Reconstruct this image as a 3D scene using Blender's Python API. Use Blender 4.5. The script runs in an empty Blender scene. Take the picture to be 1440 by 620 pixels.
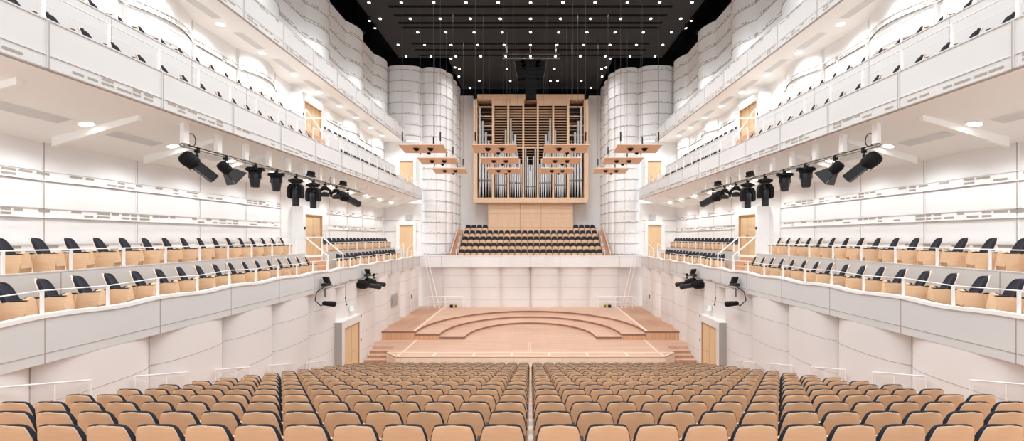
import bpy, bmesh, math, random
from mathutils import Vector, Matrix
random.seed(7)
PI = math.pi
C = bpy.context.scene.collection
F = 640.0; VX = 746.0; VY = 334.0; H = 6.9      # focal length in pixels (1440 wide), vanishing point, eye height

def P(px, py, D):
    return Vector(((px - VX) * D / F, D, H + (VY - py) * D / F))

# ------------------------------------------------------------------ materials
def srgb(r, g, b):
    f = lambda c: (c / 255 / 12.92) if c / 255 <= 0.04045 else ((c / 255 + 0.055) / 1.055) ** 2.4
    return (f(r), f(g), f(b), 1)

def mat(name, col, rough=0.6, metal=0.0, spec=0.3):
    m = bpy.data.materials.new(name); m.use_nodes = True
    b = m.node_tree.nodes['Principled BSDF']
    b.inputs['Base Color'].default_value = col
    b.inputs['Roughness'].default_value = rough
    b.inputs['Metallic'].default_value = metal
    b.inputs['Specular IOR Level'].default_value = spec
    return m

def noisy(name, c1, c2, scale=(1, 1, 1), rough=0.55, detail=4, vary=0.0, spec=0.3, coord='Object', bump=0.0):
    m = mat(name, c1, rough, 0, spec)
    nt = m.node_tree; b = nt.nodes['Principled BSDF']
    tc = nt.nodes.new('ShaderNodeTexCoord'); mp = nt.nodes.new('ShaderNodeMapping')
    mp.inputs['Scale'].default_value = scale
    nz = nt.nodes.new('ShaderNodeTexNoise'); nz.inputs['Scale'].default_value = 1.0; nz.inputs['Detail'].default_value = detail
    rp = nt.nodes.new('ShaderNodeValToRGB')
    rp.color_ramp.elements[0].position = .3; rp.color_ramp.elements[1].position = .7
    rp.color_ramp.elements[0].color = c1; rp.color_ramp.elements[1].color = c2
    L = nt.links.new
    L(tc.outputs[coord], mp.inputs['Vector']); L(mp.outputs[0], nz.inputs['Vector']); L(nz.outputs['Fac'], rp.inputs[0])
    out = rp.outputs[0]
    if vary:
        oi = nt.nodes.new('ShaderNodeObjectInfo')
        hs = nt.nodes.new('ShaderNodeHueSaturation')
        mr = nt.nodes.new('ShaderNodeMapRange')
        mr.inputs['To Min'].default_value = 1 - vary; mr.inputs['To Max'].default_value = 1 + vary
        L(oi.outputs['Random'], mr.inputs['Value']); L(mr.outputs[0], hs.inputs['Value']); L(out, hs.inputs['Color'])
        out = hs.outputs[0]
    L(out, b.inputs['Base Color'])
    if bump:
        bp = nt.nodes.new('ShaderNodeBump'); bp.inputs['Strength'].default_value = bump
        L(nz.outputs['Fac'], bp.inputs['Height']); L(bp.outputs[0], b.inputs['Normal'])
    return m

def planks(name, c1, c2, mortar, bw, bh, rot=(0, 0, 0), rough=0.5, msize=.012, spec=.3):
    m = mat(name, c1, rough, 0, spec)
    nt = m.node_tree; b = nt.nodes['Principled BSDF']; L = nt.links.new
    tc = nt.nodes.new('ShaderNodeTexCoord'); mp = nt.nodes.new('ShaderNodeMapping'); mp.inputs['Rotation'].default_value = rot
    br = nt.nodes.new('ShaderNodeTexBrick')
    br.inputs['Color1'].default_value = c1; br.inputs['Color2'].default_value = c2; br.inputs['Mortar'].default_value = mortar
    br.inputs['Scale'].default_value = 1.0; br.inputs['Mortar Size'].default_value = msize
    br.inputs['Brick Width'].default_value = bw; br.inputs['Row Height'].default_value = bh
    nz = nt.nodes.new('ShaderNodeTexNoise'); nz.inputs['Scale'].default_value = .6; nz.inputs['Detail'].default_value = 5
    hs = nt.nodes.new('ShaderNodeHueSaturation'); mr = nt.nodes.new('ShaderNodeMapRange')
    mr.inputs['To Min'].default_value = .92; mr.inputs['To Max'].default_value = 1.08
    L(tc.outputs['Object'], mp.inputs[0]); L(mp.outputs[0], br.inputs['Vector']); L(tc.outputs['Object'], nz.inputs['Vector'])
    L(nz.outputs['Fac'], mr.inputs['Value']); L(mr.outputs[0], hs.inputs['Value']); L(br.outputs['Color'], hs.inputs['Color'])
    L(hs.outputs[0], b.inputs['Base Color'])
    return m

def emit(name, col, s):
    m = bpy.data.materials.new(name); m.use_nodes = True
    nt = m.node_tree; nt.nodes.clear()
    e = nt.nodes.new('ShaderNodeEmission'); o = nt.nodes.new('ShaderNodeOutputMaterial')
    e.inputs[0].default_value = col; e.inputs[1].default_value = s
    nt.links.new(e.outputs[0], o.inputs[0]); return m

WHITE = noisy('white_plaster', srgb(238, 237, 236), srgb(243, 242, 241), (.5, .5, .5), .65)
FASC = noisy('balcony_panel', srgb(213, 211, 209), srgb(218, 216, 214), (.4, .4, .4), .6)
WARMW = noisy('warm_white_panel', srgb(230, 224, 221), srgb(235, 229, 226), (.4, .4, .4), .65)
RIM = mat('white_rim', srgb(245, 243, 240), .5)
JOINT = mat('joint_line', srgb(176, 165, 158), .8)
SLOT = mat('vent_slot', srgb(166, 158, 147), .8)
RISER = mat('grey_riser', srgb(206, 202, 198), .6)
SOFF = mat('soffit', srgb(248, 246, 243), .7)
GFLOOR = mat('pale_bounce_floor', srgb(222, 214, 206), .6)  # mostly unseen floors, made pale to bounce light onto the soffits
RAIL = mat('white_rail', srgb(244, 242, 240), .4)
WOOD = noisy('seat_beech', srgb(220, 183, 147), srgb(228, 193, 158), (3, 3, 40), .45, 3, .06)
PLY = mat('ply_edge', srgb(238, 222, 205), .5)
CUSH = noisy('black_fabric', srgb(40, 40, 48), srgb(52, 52, 60), (30, 30, 30), .9)
ARMP = mat('black_pad', srgb(32, 32, 36), .5)
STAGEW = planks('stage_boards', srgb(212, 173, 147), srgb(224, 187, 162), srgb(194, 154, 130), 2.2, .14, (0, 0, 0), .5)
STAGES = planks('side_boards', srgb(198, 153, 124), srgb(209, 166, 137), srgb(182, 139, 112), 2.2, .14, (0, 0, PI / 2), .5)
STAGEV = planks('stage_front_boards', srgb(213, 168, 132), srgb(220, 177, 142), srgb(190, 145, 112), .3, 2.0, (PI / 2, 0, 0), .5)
LIP = mat('nosing_and_shadow_gap', srgb(146, 112, 98), .7)  # dark nosing band, the shadow gap under the lip put into its colour
STRIPE = mat('pale_wood_strip', srgb(238, 216, 198), .5)
CREAM = planks('cream_stage_front', srgb(240, 226, 208), srgb(236, 220, 202), srgb(222, 204, 186), .45, 3, (PI / 2, 0, 0), .6)
FLOORM = planks('stalls_parquet', srgb(205, 165, 135), srgb(213, 173, 143), srgb(185, 146, 118), 1.5, .12)
DOORW = noisy('door_oak', srgb(224, 190, 148), srgb(230, 198, 158), (6, 6, .8), .5, 4)
DOORE = mat('door_edge', srgb(186, 146, 106), .5)
ORGW = noisy('organ_oak', srgb(226, 190, 156), srgb(232, 198, 166), (4, 4, .7), .5, 4)
ORGL = noisy('organ_louvre', srgb(200, 160, 128), srgb(206, 168, 136), (.7, 4, 4), .5, 4)
ORGD = mat('organ_dark', srgb(52, 42, 38), .8)
PIPE = mat('tin_pipe', srgb(222, 223, 225), .3, .6)
PIPED = mat('tin_mouth', srgb(110, 112, 116), .4, .8)
REFW = noisy('reflector_wood', srgb(232, 190, 156), srgb(238, 198, 165), (1, 6, 6), .5, 4)
BLACK = mat('black_metal', srgb(26, 26, 28), .65, 0, .15)
BOXM = mat('speaker_cabinet', srgb(16, 16, 17), .8, 0, .05)
BLACKG = mat('dark_grey_metal', srgb(38, 38, 41), .45)
CEILM = noisy('dark_ceiling', srgb(56, 55, 55), srgb(60, 59, 59), (.3, .3, .3), .9, spec=.1)
CEILD = mat('ceiling_slot', srgb(20, 20, 20), .95, spec=.05)
VOID = mat('black_void', srgb(18, 18, 20), .95, spec=.05)
STEEL = mat('truss_steel', srgb(165, 160, 155), .4, .6)
CABLE = mat('steel_cable', srgb(70, 69, 69), .8, 0, .05)
GREYP = mat('grey_plate', srgb(196, 198, 202), .6)
GREYL = mat('grey_light_panel', srgb(214, 213, 211), .5)
PORTG = mat('portal_side_grey', srgb(180, 173, 166), .6)
LAMP = emit('lamp_glow', (1, .97, .92, 1), 9)
LAMPS = emit('downlight_glow', (1, .97, .93, 1), 7)
GREEN = emit('exit_sign_glow', (.55, .95, .78, 1), 1.1)
YELL = mat('yellow_plug', srgb(205, 195, 60), .5)
GLASS = mat('clear_guard', srgb(240, 238, 236), .2)
GLASS.node_tree.nodes['Principled BSDF'].inputs['Alpha'].default_value = .15

# ------------------------------------------------------------------ mesh builder
class MB:
    def __init__(s, mx=1):
        s.v = []; s.f = []; s.m = []; s.mats = []; s.mx = mx; s.sm = []
    def mi(s, m):
        if m not in s.mats: s.mats.append(m)
        return s.mats.index(m)
    def add(s, vs, fs, m, smooth=False):
        b = len(s.v); k = s.mi(m)
        s.v.extend((v[0] * s.mx, v[1], v[2]) for v in vs)
        for f in fs:
            f = tuple(b + i for i in f)
            s.f.append(f if s.mx > 0 else f[::-1]); s.m.append(k); s.sm.append(smooth)
        return s
    def box(s, a, b, m):
        x0, x1 = sorted((a[0], b[0])); y0, y1 = sorted((a[1], b[1])); z0, z1 = sorted((a[2], b[2]))
        return s.add([(x0,y0,z0),(x1,y0,z0),(x1,y1,z0),(x0,y1,z0),(x0,y0,z1),(x1,y0,z1),(x1,y1,z1),(x0,y1,z1)],
              [(0,3,2,1),(4,5,6,7),(0,1,5,4),(1,2,6,5),(2,3,7,6),(3,0,4,7)], m)
    def beam(s, p, q, w, h, m, up=(0, 0, 1), w2=None, h2=None):
        p = Vector(p); q = Vector(q); d = (q - p).normalized(); u = Vector(up)
        if abs(d.dot(u)) > .98: u = Vector((0, 1, 0))
        r = d.cross(u).normalized(); u = r.cross(d)
        w2 = w if w2 is None else w2; h2 = h if h2 is None else h2
        vs = []
        for c, a, b in ((p, w, h), (q, w2, h2)):
            for i, j in ((-1, -1), (1, -1), (1, 1), (-1, 1)):
                vs.append(c + r * (i * a / 2) + u * (j * b / 2))
        return s.add(vs, [(0,1,2,3),(7,6,5,4),(0,4,5,1),(1,5,6,2),(2,6,7,3),(3,7,4,0)], m)
    def tube(s, pts, r, m, n=8, caps=True):
        pts = [Vector(p) for p in pts]; vs = []; fs = []
        rs = r if isinstance(r, (list, tuple)) else [r] * len(pts)
        prev = None
        for i, p in enumerate(pts):
            d = (pts[min(i + 1, len(pts) - 1)] - pts[max(i - 1, 0)])
            d = d.normalized() if d.length > 1e-9 else (prev or Vector((0, 0, 1)))
            if prev is None or i == 0:
                u = Vector((0, 0, 1)) if abs(d.z) < .95 else Vector((0, 1, 0))
            a = d.cross(u).normalized(); bb = a.cross(d).normalized(); u = bb; prev = d
            for k in range(n):
                t = 2 * PI * k / n
                vs.append(p + a * (rs[i] * math.cos(t)) + bb * (rs[i] * math.sin(t)))
        for i in range(len(pts) - 1):
            for k in range(n):
                fs.append((i*n+k, i*n+(k+1)%n, (i+1)*n+(k+1)%n, (i+1)*n+k))
        s.add(vs, fs, m, True)
        if caps:
            b = [tuple(range(n))[::-1], tuple((len(pts)-1)*n+k for k in range(n))]
            k0 = len(s.v) - len(vs)
            for f in b:
                f = tuple(k0 + i for i in f)
                s.f.append(f if s.mx > 0 else f[::-1]); s.m.append(s.mi(m)); s.sm.append(False)
        return s
    def prism(s, poly, axis, a, b, m):
        # poly of 2D points; axis 'y': (x,z), axis 'x': (y,z), axis 'z': (x,y)
        n = len(poly)
        def mk(p, t):
            return (p[0], t, p[1]) if axis == 'y' else (t, p[0], p[1]) if axis == 'x' else (p[0], p[1], t)
        vs = [mk(p, a) for p in poly] + [mk(p, b) for p in poly]
        fs = [tuple(range(n))[::-1], tuple(range(n, 2 * n))] + [(i, (i+1)%n, n+(i+1)%n, n+i) for i in range(n)]
        return s.add(vs, fs, m)
    def ribbon(s, inner, outer, z0, z1, m, smooth=True):
        # vertical solid between two plan curves; z0/z1 numbers or functions of the index
        n = len(inner)
        g = lambda z, i: z[i] if isinstance(z, (list, tuple)) else z
        vs = []
        for i in range(n):
            a, b = inner[i], outer[i]
            vs += [(a[0], a[1], g(z0, i)), (a[0], a[1], g(z1, i)), (b[0], b[1], g(z1, i)), (b[0], b[1], g(z0, i))]
        fs = []
        for i in range(n - 1):
            o = 4 * i; p = o + 4
            fs += [(o, p, p+1, o+1), (o+2, p+2, p+3, o+3)]
        s.add(vs, fs, m, smooth)
        k0 = len(s.v) - len(vs); k = s.mi(m)
        for i in range(n - 1):
            o = k0 + 4 * i; p = o + 4
            for f in ((o+1, p+1, p+2, o+2), (o+3, p+3, p, o)):
                s.f.append(f); s.m.append(k); s.sm.append(False)
        o = k0; p = k0 + 4 * (n - 1)
        for f in ((o, o+1, o+2, o+3), (p+3, p+2, p+1, p)):
            s.f.append(f); s.m.append(k); s.sm.append(False)
        return s
    def lathe(s, prof, m, n=16, mtx=None):
        vs = []; fs = []
        for r, z in prof:
            for k in range(n):
                t = 2 * PI * k / n
                v = Vector((r * math.cos(t), r * math.sin(t), z))
                vs.append(mtx @ v if mtx else v)
        for i in range(len(prof) - 1):
            for k in range(n):
                fs.append((i*n+k, i*n+(k+1)%n, (i+1)*n+(k+1)%n, (i+1)*n+k))
        fs2 = [tuple(range(n))[::-1], tuple((len(prof)-1)*n+k for k in range(n))]
        s.add(vs, fs, m, True)
        k0 = len(s.v) - len(vs)
        for f in fs2:
            s.f.append(tuple(k0 + i for i in f)); s.m.append(s.mi(m)); s.sm.append(False)
        return s
    def join(s, o, mtx):
        b = len(s.v); s.v.extend(tuple(mtx @ Vector(v)) for v in o.v)
        for f, k, sm in zip(o.f, o.m, o.sm):
            s.f.append(tuple(b + i for i in f)); s.m.append(s.mi(o.mats[k])); s.sm.append(sm)
        return s
    def mesh(s, name):
        me = bpy.data.meshes.new(name); me.from_pydata([tuple(v) for v in s.v], [], s.f)
        for m in s.mats: me.materials.append(m)
        me.polygons.foreach_set('material_index', s.m)
        me.polygons.foreach_set('use_smooth', s.sm)
        bm = bmesh.new(); bm.from_mesh(me); bmesh.ops.recalc_face_normals(bm, faces=bm.faces); bm.to_mesh(me); bm.free()
        me.set_sharp_from_angle(angle=math.radians(40)); me.update(); return me
    def build(s, name, parent=None, loc=None):
        o = bpy.data.objects.new(name, s.mesh(name)); C.objects.link(o)
        if parent is not None: o.parent = parent
        if loc is not None: o.location = loc
        return o

def tag(o, label, cat, group=None, kind=None):
    o['label'] = label; o['category'] = cat
    if group: o['group'] = group
    if kind: o['kind'] = kind
    return o
def thing(name, label, cat, loc=(0, 0, 0), rz=0, group=None):
    o = bpy.data.objects.new(name, None); C.objects.link(o)
    o.location = loc; o.rotation_euler = (0, 0, rz); o.empty_display_size = .2
    return tag(o, label, cat, group)
def struct(o, label, cat): return tag(o, label, cat, None, 'structure')
KIDS = {}
def dup(root, loc, rz=0, label=None, group=None, scale=None):
    if root.name not in KIDS:
        KIDS[root.name] = [(c, list(c.children)) for c in root.children]
    r = root.copy(); C.objects.link(r); r.location = loc; r.rotation_euler = (0, 0, rz)
    if scale: r.scale = scale
    if label: r['label'] = label
    if group: r['group'] = group
    for ch, gr in KIDS[root.name]:
        c = ch.copy(); C.objects.link(c); c.parent = r
        for g in gr:
            d = g.copy(); C.objects.link(d); d.parent = c
    return r
ORD = ('zeroth first second third fourth fifth sixth seventh eighth ninth tenth eleventh twelfth thirteenth fourteenth fifteenth sixteenth '
       'seventeenth eighteenth nineteenth twentieth twenty-first twenty-second twenty-third twenty-fourth twenty-fifth').split()
SIDE = {-1: 'left', 1: 'right'}

# ------------------------------------------------------------------ seat
def shell_grid(half, ztop, y0, t, m, medge, arch=.012, lean=.25, curve=.05, cols=11, zmid=.45):
    """upright curved plate: half = [(height below top, half width)...]; faces front (+y)"""
    mb = MB(); rows = len(half)
    def pt(i, j, off):
        dz, w = half[i]; u = -1 + 2 * j / (cols - 1)
        z = ztop - dz - arch * u * u * max(0, 1 - dz / .25)
        y = y0 - (z - zmid) * lean + curve * u * u + off
        return (u * w, y, z)
    A = [pt(i, j, 0) for i in range(rows) for j in range(cols)]
    tt = t if isinstance(t, (list, tuple)) else [t] * rows
    B = [pt(i, j, tt[i]) for i in range(rows) for j in range(cols)]
    n = rows * cols; fs = []
    for i in range(rows - 1):
        for j in range(cols - 1):
            a = i * cols + j
            fs += [(a, a + 1, a + cols + 1, a + cols)]
    mb.add(A + B, [f for f in fs] + [tuple(n + x for x in f[::-1]) for f in fs], m, True)
    per = [j for j in range(cols)] + [i * cols + cols - 1 for i in range(1, rows)] + [(rows - 1) * cols + j for j in range(cols - 2, -1, -1)] + [i * cols for i in range(rows - 2, 0, -1)]
    vs = A + B; ef = []
    for k in range(len(per)):
        a, b = per[k], per[(k + 1) % len(per)]
        ef.append((b, a, n + a, n + b))
    mb.add(vs, ef, medge, False)
    return mb
HALF = [(0, .10), (.003, .138), (.009, .165), (.020, .186), (.038, .202), (.068, .215), (.17, .240), (.33, .258), (.50, .260), (.66, .250)]
HALFC = [(0, .10), (.003, .14), (.009, .168), (.020, .190), (.038, .207), (.068, .221), (.17, .247), (.33, .265), (.46, .265)]
def seat_shell(): return shell_grid(HALF, .957, -.22, .015, WOOD, PLY, .02)
def seat_cushion(): return shell_grid(HALFC, .969, -.205, [.012, .016, .020, .025, .030, .037, .05, .062, .062], CUSH, CUSH, .02)
RSH = [(0, .075), (.006, .105), (.02, .14), (.045, .172), (.085, .198), (.15, .222), (.26, .24), (.36, .238), (.43, .21), (.47, .13)]
RCU = [(0, .07), (.006, .10), (.02, .133), (.045, .165), (.085, .19), (.15, .212), (.26, .228), (.44, .232)]
def round_shell(): return shell_grid(RSH, .985, -.20, .02, WOOD, PLY, .012, .40)
def round_cushion(): return shell_grid(RCU, .98, -.179, [.03, .045, .055, .06, .065, .07, .075, .075], CUSH, CUSH, .012, .40)
def seat_pan():
    half = [(0, .12), (.006, .16), (.022, .195), (.05, .22), (.09, .234), (.2, .238), (.36, .236)]
    return shell_grid(half, .655, .13, .03, WOOD, WOOD, .02, .12, -.03)
def seat_pad():
    half = [(0, .12), (.02, .18), (.06, .21), (.2, .222), (.33, .21)]
    return shell_grid(half, .64, .06, .07, CUSH, CUSH, .02, .12, -.03)
def seat_side(sx):
    mb = MB(); x0, x1 = (.243, .268) if sx > 0 else (-.268, -.243)
    mb.prism([(-.22, 0), (.10, 0), (.13, .30), (.17, .60), (-.10, .60), (-.18, .585), (-.235, .545), (-.262, .48), (-.26, .38)], 'x', x0, x1, WOOD); return mb
def seat_arm(sx):
    mb = MB(); x0, x1 = (.232, .272) if sx > 0 else (-.272, -.232)
    mb.prism([(-.06, .60), (.14, .60), (.19, .606), (.19, .616), (.14, .625), (-.06, .625)], 'x', x0, x1, ARMP); return mb
def full_seat_mb(rnd=False):
    mb = MB(); I = Matrix.Identity(4)
    for p in (round_shell() if rnd else seat_shell(), round_cushion() if rnd else seat_cushion(), seat_pan(), seat_pad(), seat_side(-1), seat_side(1), seat_arm(-1), seat_arm(1)): mb.join(p, I)
    return mb
def make_seat(name, label, cat, loc, rz, group, rnd=False):
    t = thing(name, label, cat, loc, rz, group)
    (round_shell() if rnd else seat_shell()).build('backrest_shell', t); (round_cushion() if rnd else seat_cushion()).build('backrest_cushion', t)
    p = seat_pan().build('folded_seat', t); seat_pad().build('seat_cushion', p)
    for sx in (-1, 1):
        seat_side(sx).build('side_panel', t); seat_arm(sx).build('armrest', t)
    return t
FULL = full_seat_mb(); FULL_ME = FULL.mesh('auditorium_seat'); ROUND_ME = full_seat_mb(True).mesh('round_backed_seat')
def single_seat(name, label, cat, loc, rz, group, me=None):
    o = bpy.data.objects.new(name, me or FULL_ME); C.objects.link(o); o.location = loc; o.rotation_euler = (0, 0, rz)
    return tag(o, label, cat, group)

# ------------------------------------------------------------------ stalls: raked floor and seats
def zfloor(n): return 4.852 - .2345 * n - .975
ROWS = 18
def build_stalls():
    mb = MB(); prof = []
    for n in range(-6, ROWS):
        a = 4.99 + n - .50; z = zfloor(n)
        prof += [(a, z), (a + 1.0, z)]
    prof += [(prof[-1][0], -.35), (41, -.35), (41, -.7), (-1.51, -.7)]
    mb.prism([(p[0], p[1]) for p in prof], 'x', -10.1, 10.1, FLOORM)
    for n in range(-6, ROWS):
        a = 4.99 + n - .5; mb.box((-.04, a - .004, zfloor(n) - .24), (.04, a + 1.0, zfloor(n) + .006), RIM)
    struct(mb.build('floor'), 'stepped wooden floor of the stalls rising towards the back', 'floor')
    vis = []
    rest = MB(); count = 0
    first = None
    for n in range(ROWS):
        D = 4.99 + n
        for k in range(15):
            for s in (-1, 1):
                x = s * (.318 + .55 * k)
                px = VX + x * F / D
                if px < -34 * 5 / D - 4 or px > 1440 + 34 * 5 / D + 4: continue
                loc = (x, D + .345, zfloor(n))
                if count < 300:
                    lab = f'beech stalls seat, {ORD[n + 1]} row from the viewer, {ORD[k + 1]} {SIDE[s]} of the centre gap'
                    if n < 6:
                        if first is None: first = make_seat('stalls_chair', lab, 'stalls seat', loc, 0, 'stalls seats')
                        else: dup(first, loc, 0, lab)
                    else:
                        single_seat('stalls_chair', lab, 'stalls seat', loc, 0, 'stalls seats')
                    count += 1
                else:
                    rest.join(FULL, Matrix.Translation(loc))
    o = rest.build('far_stalls_seating')
    tag(o, 'dense far rows of beech stalls seats just before the stage', 'stalls seats', None, 'stuff')
build_stalls()

# ------------------------------------------------------------------ stage
def ell(a, b, n=48):
    return [(a * math.cos(t), 29.4 + b * math.sin(t)) for t in [PI * i / n for i in range(n + 1)]]
def build_stage():
    st = thing('stage', 'wooden concert stage with three curved tiers and side platforms', 'stage', (0, 0, 0))
    zd = .30
    deck = MB()
    poly = [(-7.48, 25.3), (7.48, 25.3), (8.27, 26.2), (8.27, 27.7), (10.02, 27.7), (10.02, 29.45), (-10.02, 29.45), (-10.02, 27.7), (-8.27, 27.7), (-8.27, 26.2)]
    deck.prism(poly, 'z', zd - .60, zd, STAGEW)
    deck.prism(poly_in := [(-7.5, 29.45), (7.5, 29.45), (7.5, 37.9), (-7.5, 37.9)], 'z', zd - .12, zd, STAGEW)
    deck.build('deck', st)
    fr = MB()
    for a, b in (((-7.48, 25.3), (7.48, 25.3)), ((7.48, 25.3), (8.27, 26.2)), ((8.27, 26.2), (8.27, 27.7)), ((-7.48, 25.3), (-8.27, 26.2)), ((-8.27, 26.2), (-8.27, 27.7))):
        fr.beam((a[0], a[1] - .02, -.075), (b[0], b[1] - .02, -.075), .04, .55, CREAM)
    fr.build('front_panel', st)
    sp = MB(); zt = zd + .004
    sp.box((-7.5, 25.25, zd - .03), (7.5, 25.42, zt), STRIPE)
    sp.box((-8.2, 26.12, zd), (8.2, 26.24, zt), STRIPE)
    for x in (1.06, 3.2, 5.43, 7.42):
        for s in (-1, 1): sp.box((s * x - .07, 25.4, zd), (s * x + .07, 26.15, zt), STRIPE)
    for s in (-1, 1):
        sp.beam((s * 7.48, 25.34, zd), (s * 8.24, 26.2, zd), .12, .008, STRIPE)
        sp.box((s * 7.28, 26.2, zd), (s * 7.42, 29.4, zt), STRIPE)
    sp.box((-.16, 26.2, zd), (-.11, 28.6, zt), STRIPE); sp.box((-.02, 26.2, zd), (.03, 28.6, zt), STRIPE)
    sp.build('inlay_strip', st)
    curves = [ell(4.27, 5.1), ell(5.9, 6.65), ell(7.45, 8.3)]
    tops = [.48, .66, .84]
    back = [(7.45, 29.4), (7.45, 33), (7.45, 37), (7.45, 39.9), (3, 39.9), (0, 39.9)]
    for i in range(3):
        inn = curves[i]; z = tops[i]; mb = MB()
        if i < 2: out = curves[i + 1]
        else:
            out = []
            for x, y in inn:      # project outwards to the rectangle
                dx, dy = x, y - 29.4
                k = min(7.5 / abs(dx) if abs(dx) > 1e-6 else 1e9, 10.9 / dy if dy > 1e-6 else 1e9)
                out.append((dx * k, 29.4 + dy * k))
        n = len(inn); vs = []; fs = []; rf = []; lf = []
        for (a, b) in zip(inn, out):
            vs += [(a[0], a[1], z), (b[0], b[1], z), (a[0], a[1], z - .12), (a[0], a[1], zd - .05)]
        for j in range(n - 1):
            o = 4 * j; p = o + 4
            fs.append((o, o + 1, p + 1, p)); lf.append((o, p, p + 2, o + 2)); rf.append((o + 2, p + 2, p + 3, o + 3))
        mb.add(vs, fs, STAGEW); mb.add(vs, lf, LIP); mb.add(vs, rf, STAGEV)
        for s, e in ((1, 0), (-1, n - 1)):
            xa, xb = sorted((inn[e][0], out[e][0]))
            if xb - xa > .2:
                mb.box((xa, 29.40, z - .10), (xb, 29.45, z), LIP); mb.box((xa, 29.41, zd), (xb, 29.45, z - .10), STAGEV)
        mb.build('curved_tier', st)
    for s in (-1, 1):
        mb = MB(s)
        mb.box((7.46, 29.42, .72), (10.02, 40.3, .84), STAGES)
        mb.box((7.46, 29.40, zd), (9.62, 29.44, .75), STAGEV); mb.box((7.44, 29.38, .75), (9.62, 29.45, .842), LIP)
        mb.box((7.46, 29.5, .84), (7.62, 39.7, .844), STRIPE)
        mb.build('side_platform', st)
        for k, (z, d0) in enumerate(((.14, 27.25), (-.02, 26.8), (-.18, 26.35))):
            mb = MB(s)
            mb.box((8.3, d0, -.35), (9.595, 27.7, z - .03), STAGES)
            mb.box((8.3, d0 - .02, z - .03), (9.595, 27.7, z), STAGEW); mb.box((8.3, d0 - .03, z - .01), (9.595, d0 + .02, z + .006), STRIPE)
            mb.build('step', st)
build_stage()

# ------------------------------------------------------------------ side walls and balconies
J0, JS = 9.0, 2.8
def tph(D): return ((D - J0) / JS) % 1.0
def frange(a, b, st):
    n = max(1, int(round((b - a) / st))); return [a + (b - a) * i / n for i in range(n + 1)]
def lowx(D): return 9.6 + .40 * (1 - math.sqrt(max(0, 1 - abs(2 * tph(D) - 1) ** 3)))
def rimz(D): return 5.37 - .055 * math.sin(PI * tph(D) ** 1.3) ** 2
def tier1x(D): return 12.9 - .10 * (1 - (2 * ((D - 12.03) / 2.85 % 1.0) - 1) ** 2)
def lobex(D, base=12.75, amp=.5):
    q = (D - 25.9) / 2.83; b = math.floor(q); t = q - b
    e = (1 - (2 * t - 1) ** 2)
    return base - (amp * math.sqrt(max(0, e)) * (.35 + .65 * e) if b % 2 == 0 else -.05)
def path(fx, D0, D1, st=.2, off=0.0): return [(fx(d) + off, d) for d in frange(D0, D1, st)]
def dashes(mb, pts, z0, z1, m=SLOT, rows=2, proud=.006, fill=.75, toward=None):
    """short vent slots along a plan curve; toward=(x,y) sign side that faces the hall is given by pts offset"""
    L = 0.0; seg = []
    for a, b in zip(pts, pts[1:]):
        l = math.hypot(b[0] - a[0], b[1] - a[1]); seg.append((L, l, a, b)); L += l
    def at(t):
        for l0, l, a, b in seg:
            if t <= l0 + l or (l0, l, a, b) == seg[-1]:
                u = (t - l0) / l; return (a[0] + (b[0] - a[0]) * u, a[1] + (b[1] - a[1]) * u)
    h = (z1 - z0) / rows; t = .1
    while t < L - .4:
        ln = random.uniform(.22, .42)
        if random.random() < fill:
            r = random.randrange(rows)
            for rr in ({r} if random.random() < .7 else {r, (r + 1) % rows}):
                a = at(t); b = at(min(L, t + ln)); zz = z0 + h * rr
                mb.add([(a[0], a[1], zz + h * .2), (b[0], b[1], zz + h * .2), (b[0], b[1], zz + h * .8), (a[0], a[1], zz + h * .8)], [(0, 1, 2, 3)], m)
        t += ln + random.uniform(.03, .12)
def cornice(mb, pts_fn, D0, D1, z, h, outd=.05, st=.2, m=WHITE):
    """projecting strip that follows a side wall, with vent slots on its hall face"""
    a = path(pts_fn, D0, D1, st, -outd); b = path(pts_fn, D0, D1, st, .05)
    mb.ribbon(a, b, z, z + .025, m); mb.ribbon(a, b, z + h - .02, z + h, m)
    mb.ribbon(path(pts_fn, D0, D1, st, -outd * .5), b, z, z + h, m)
    dashes(mb, path(pts_fn, D0, D1, st, -outd * .5 - .004), z + .03, z + h - .03)

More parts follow.
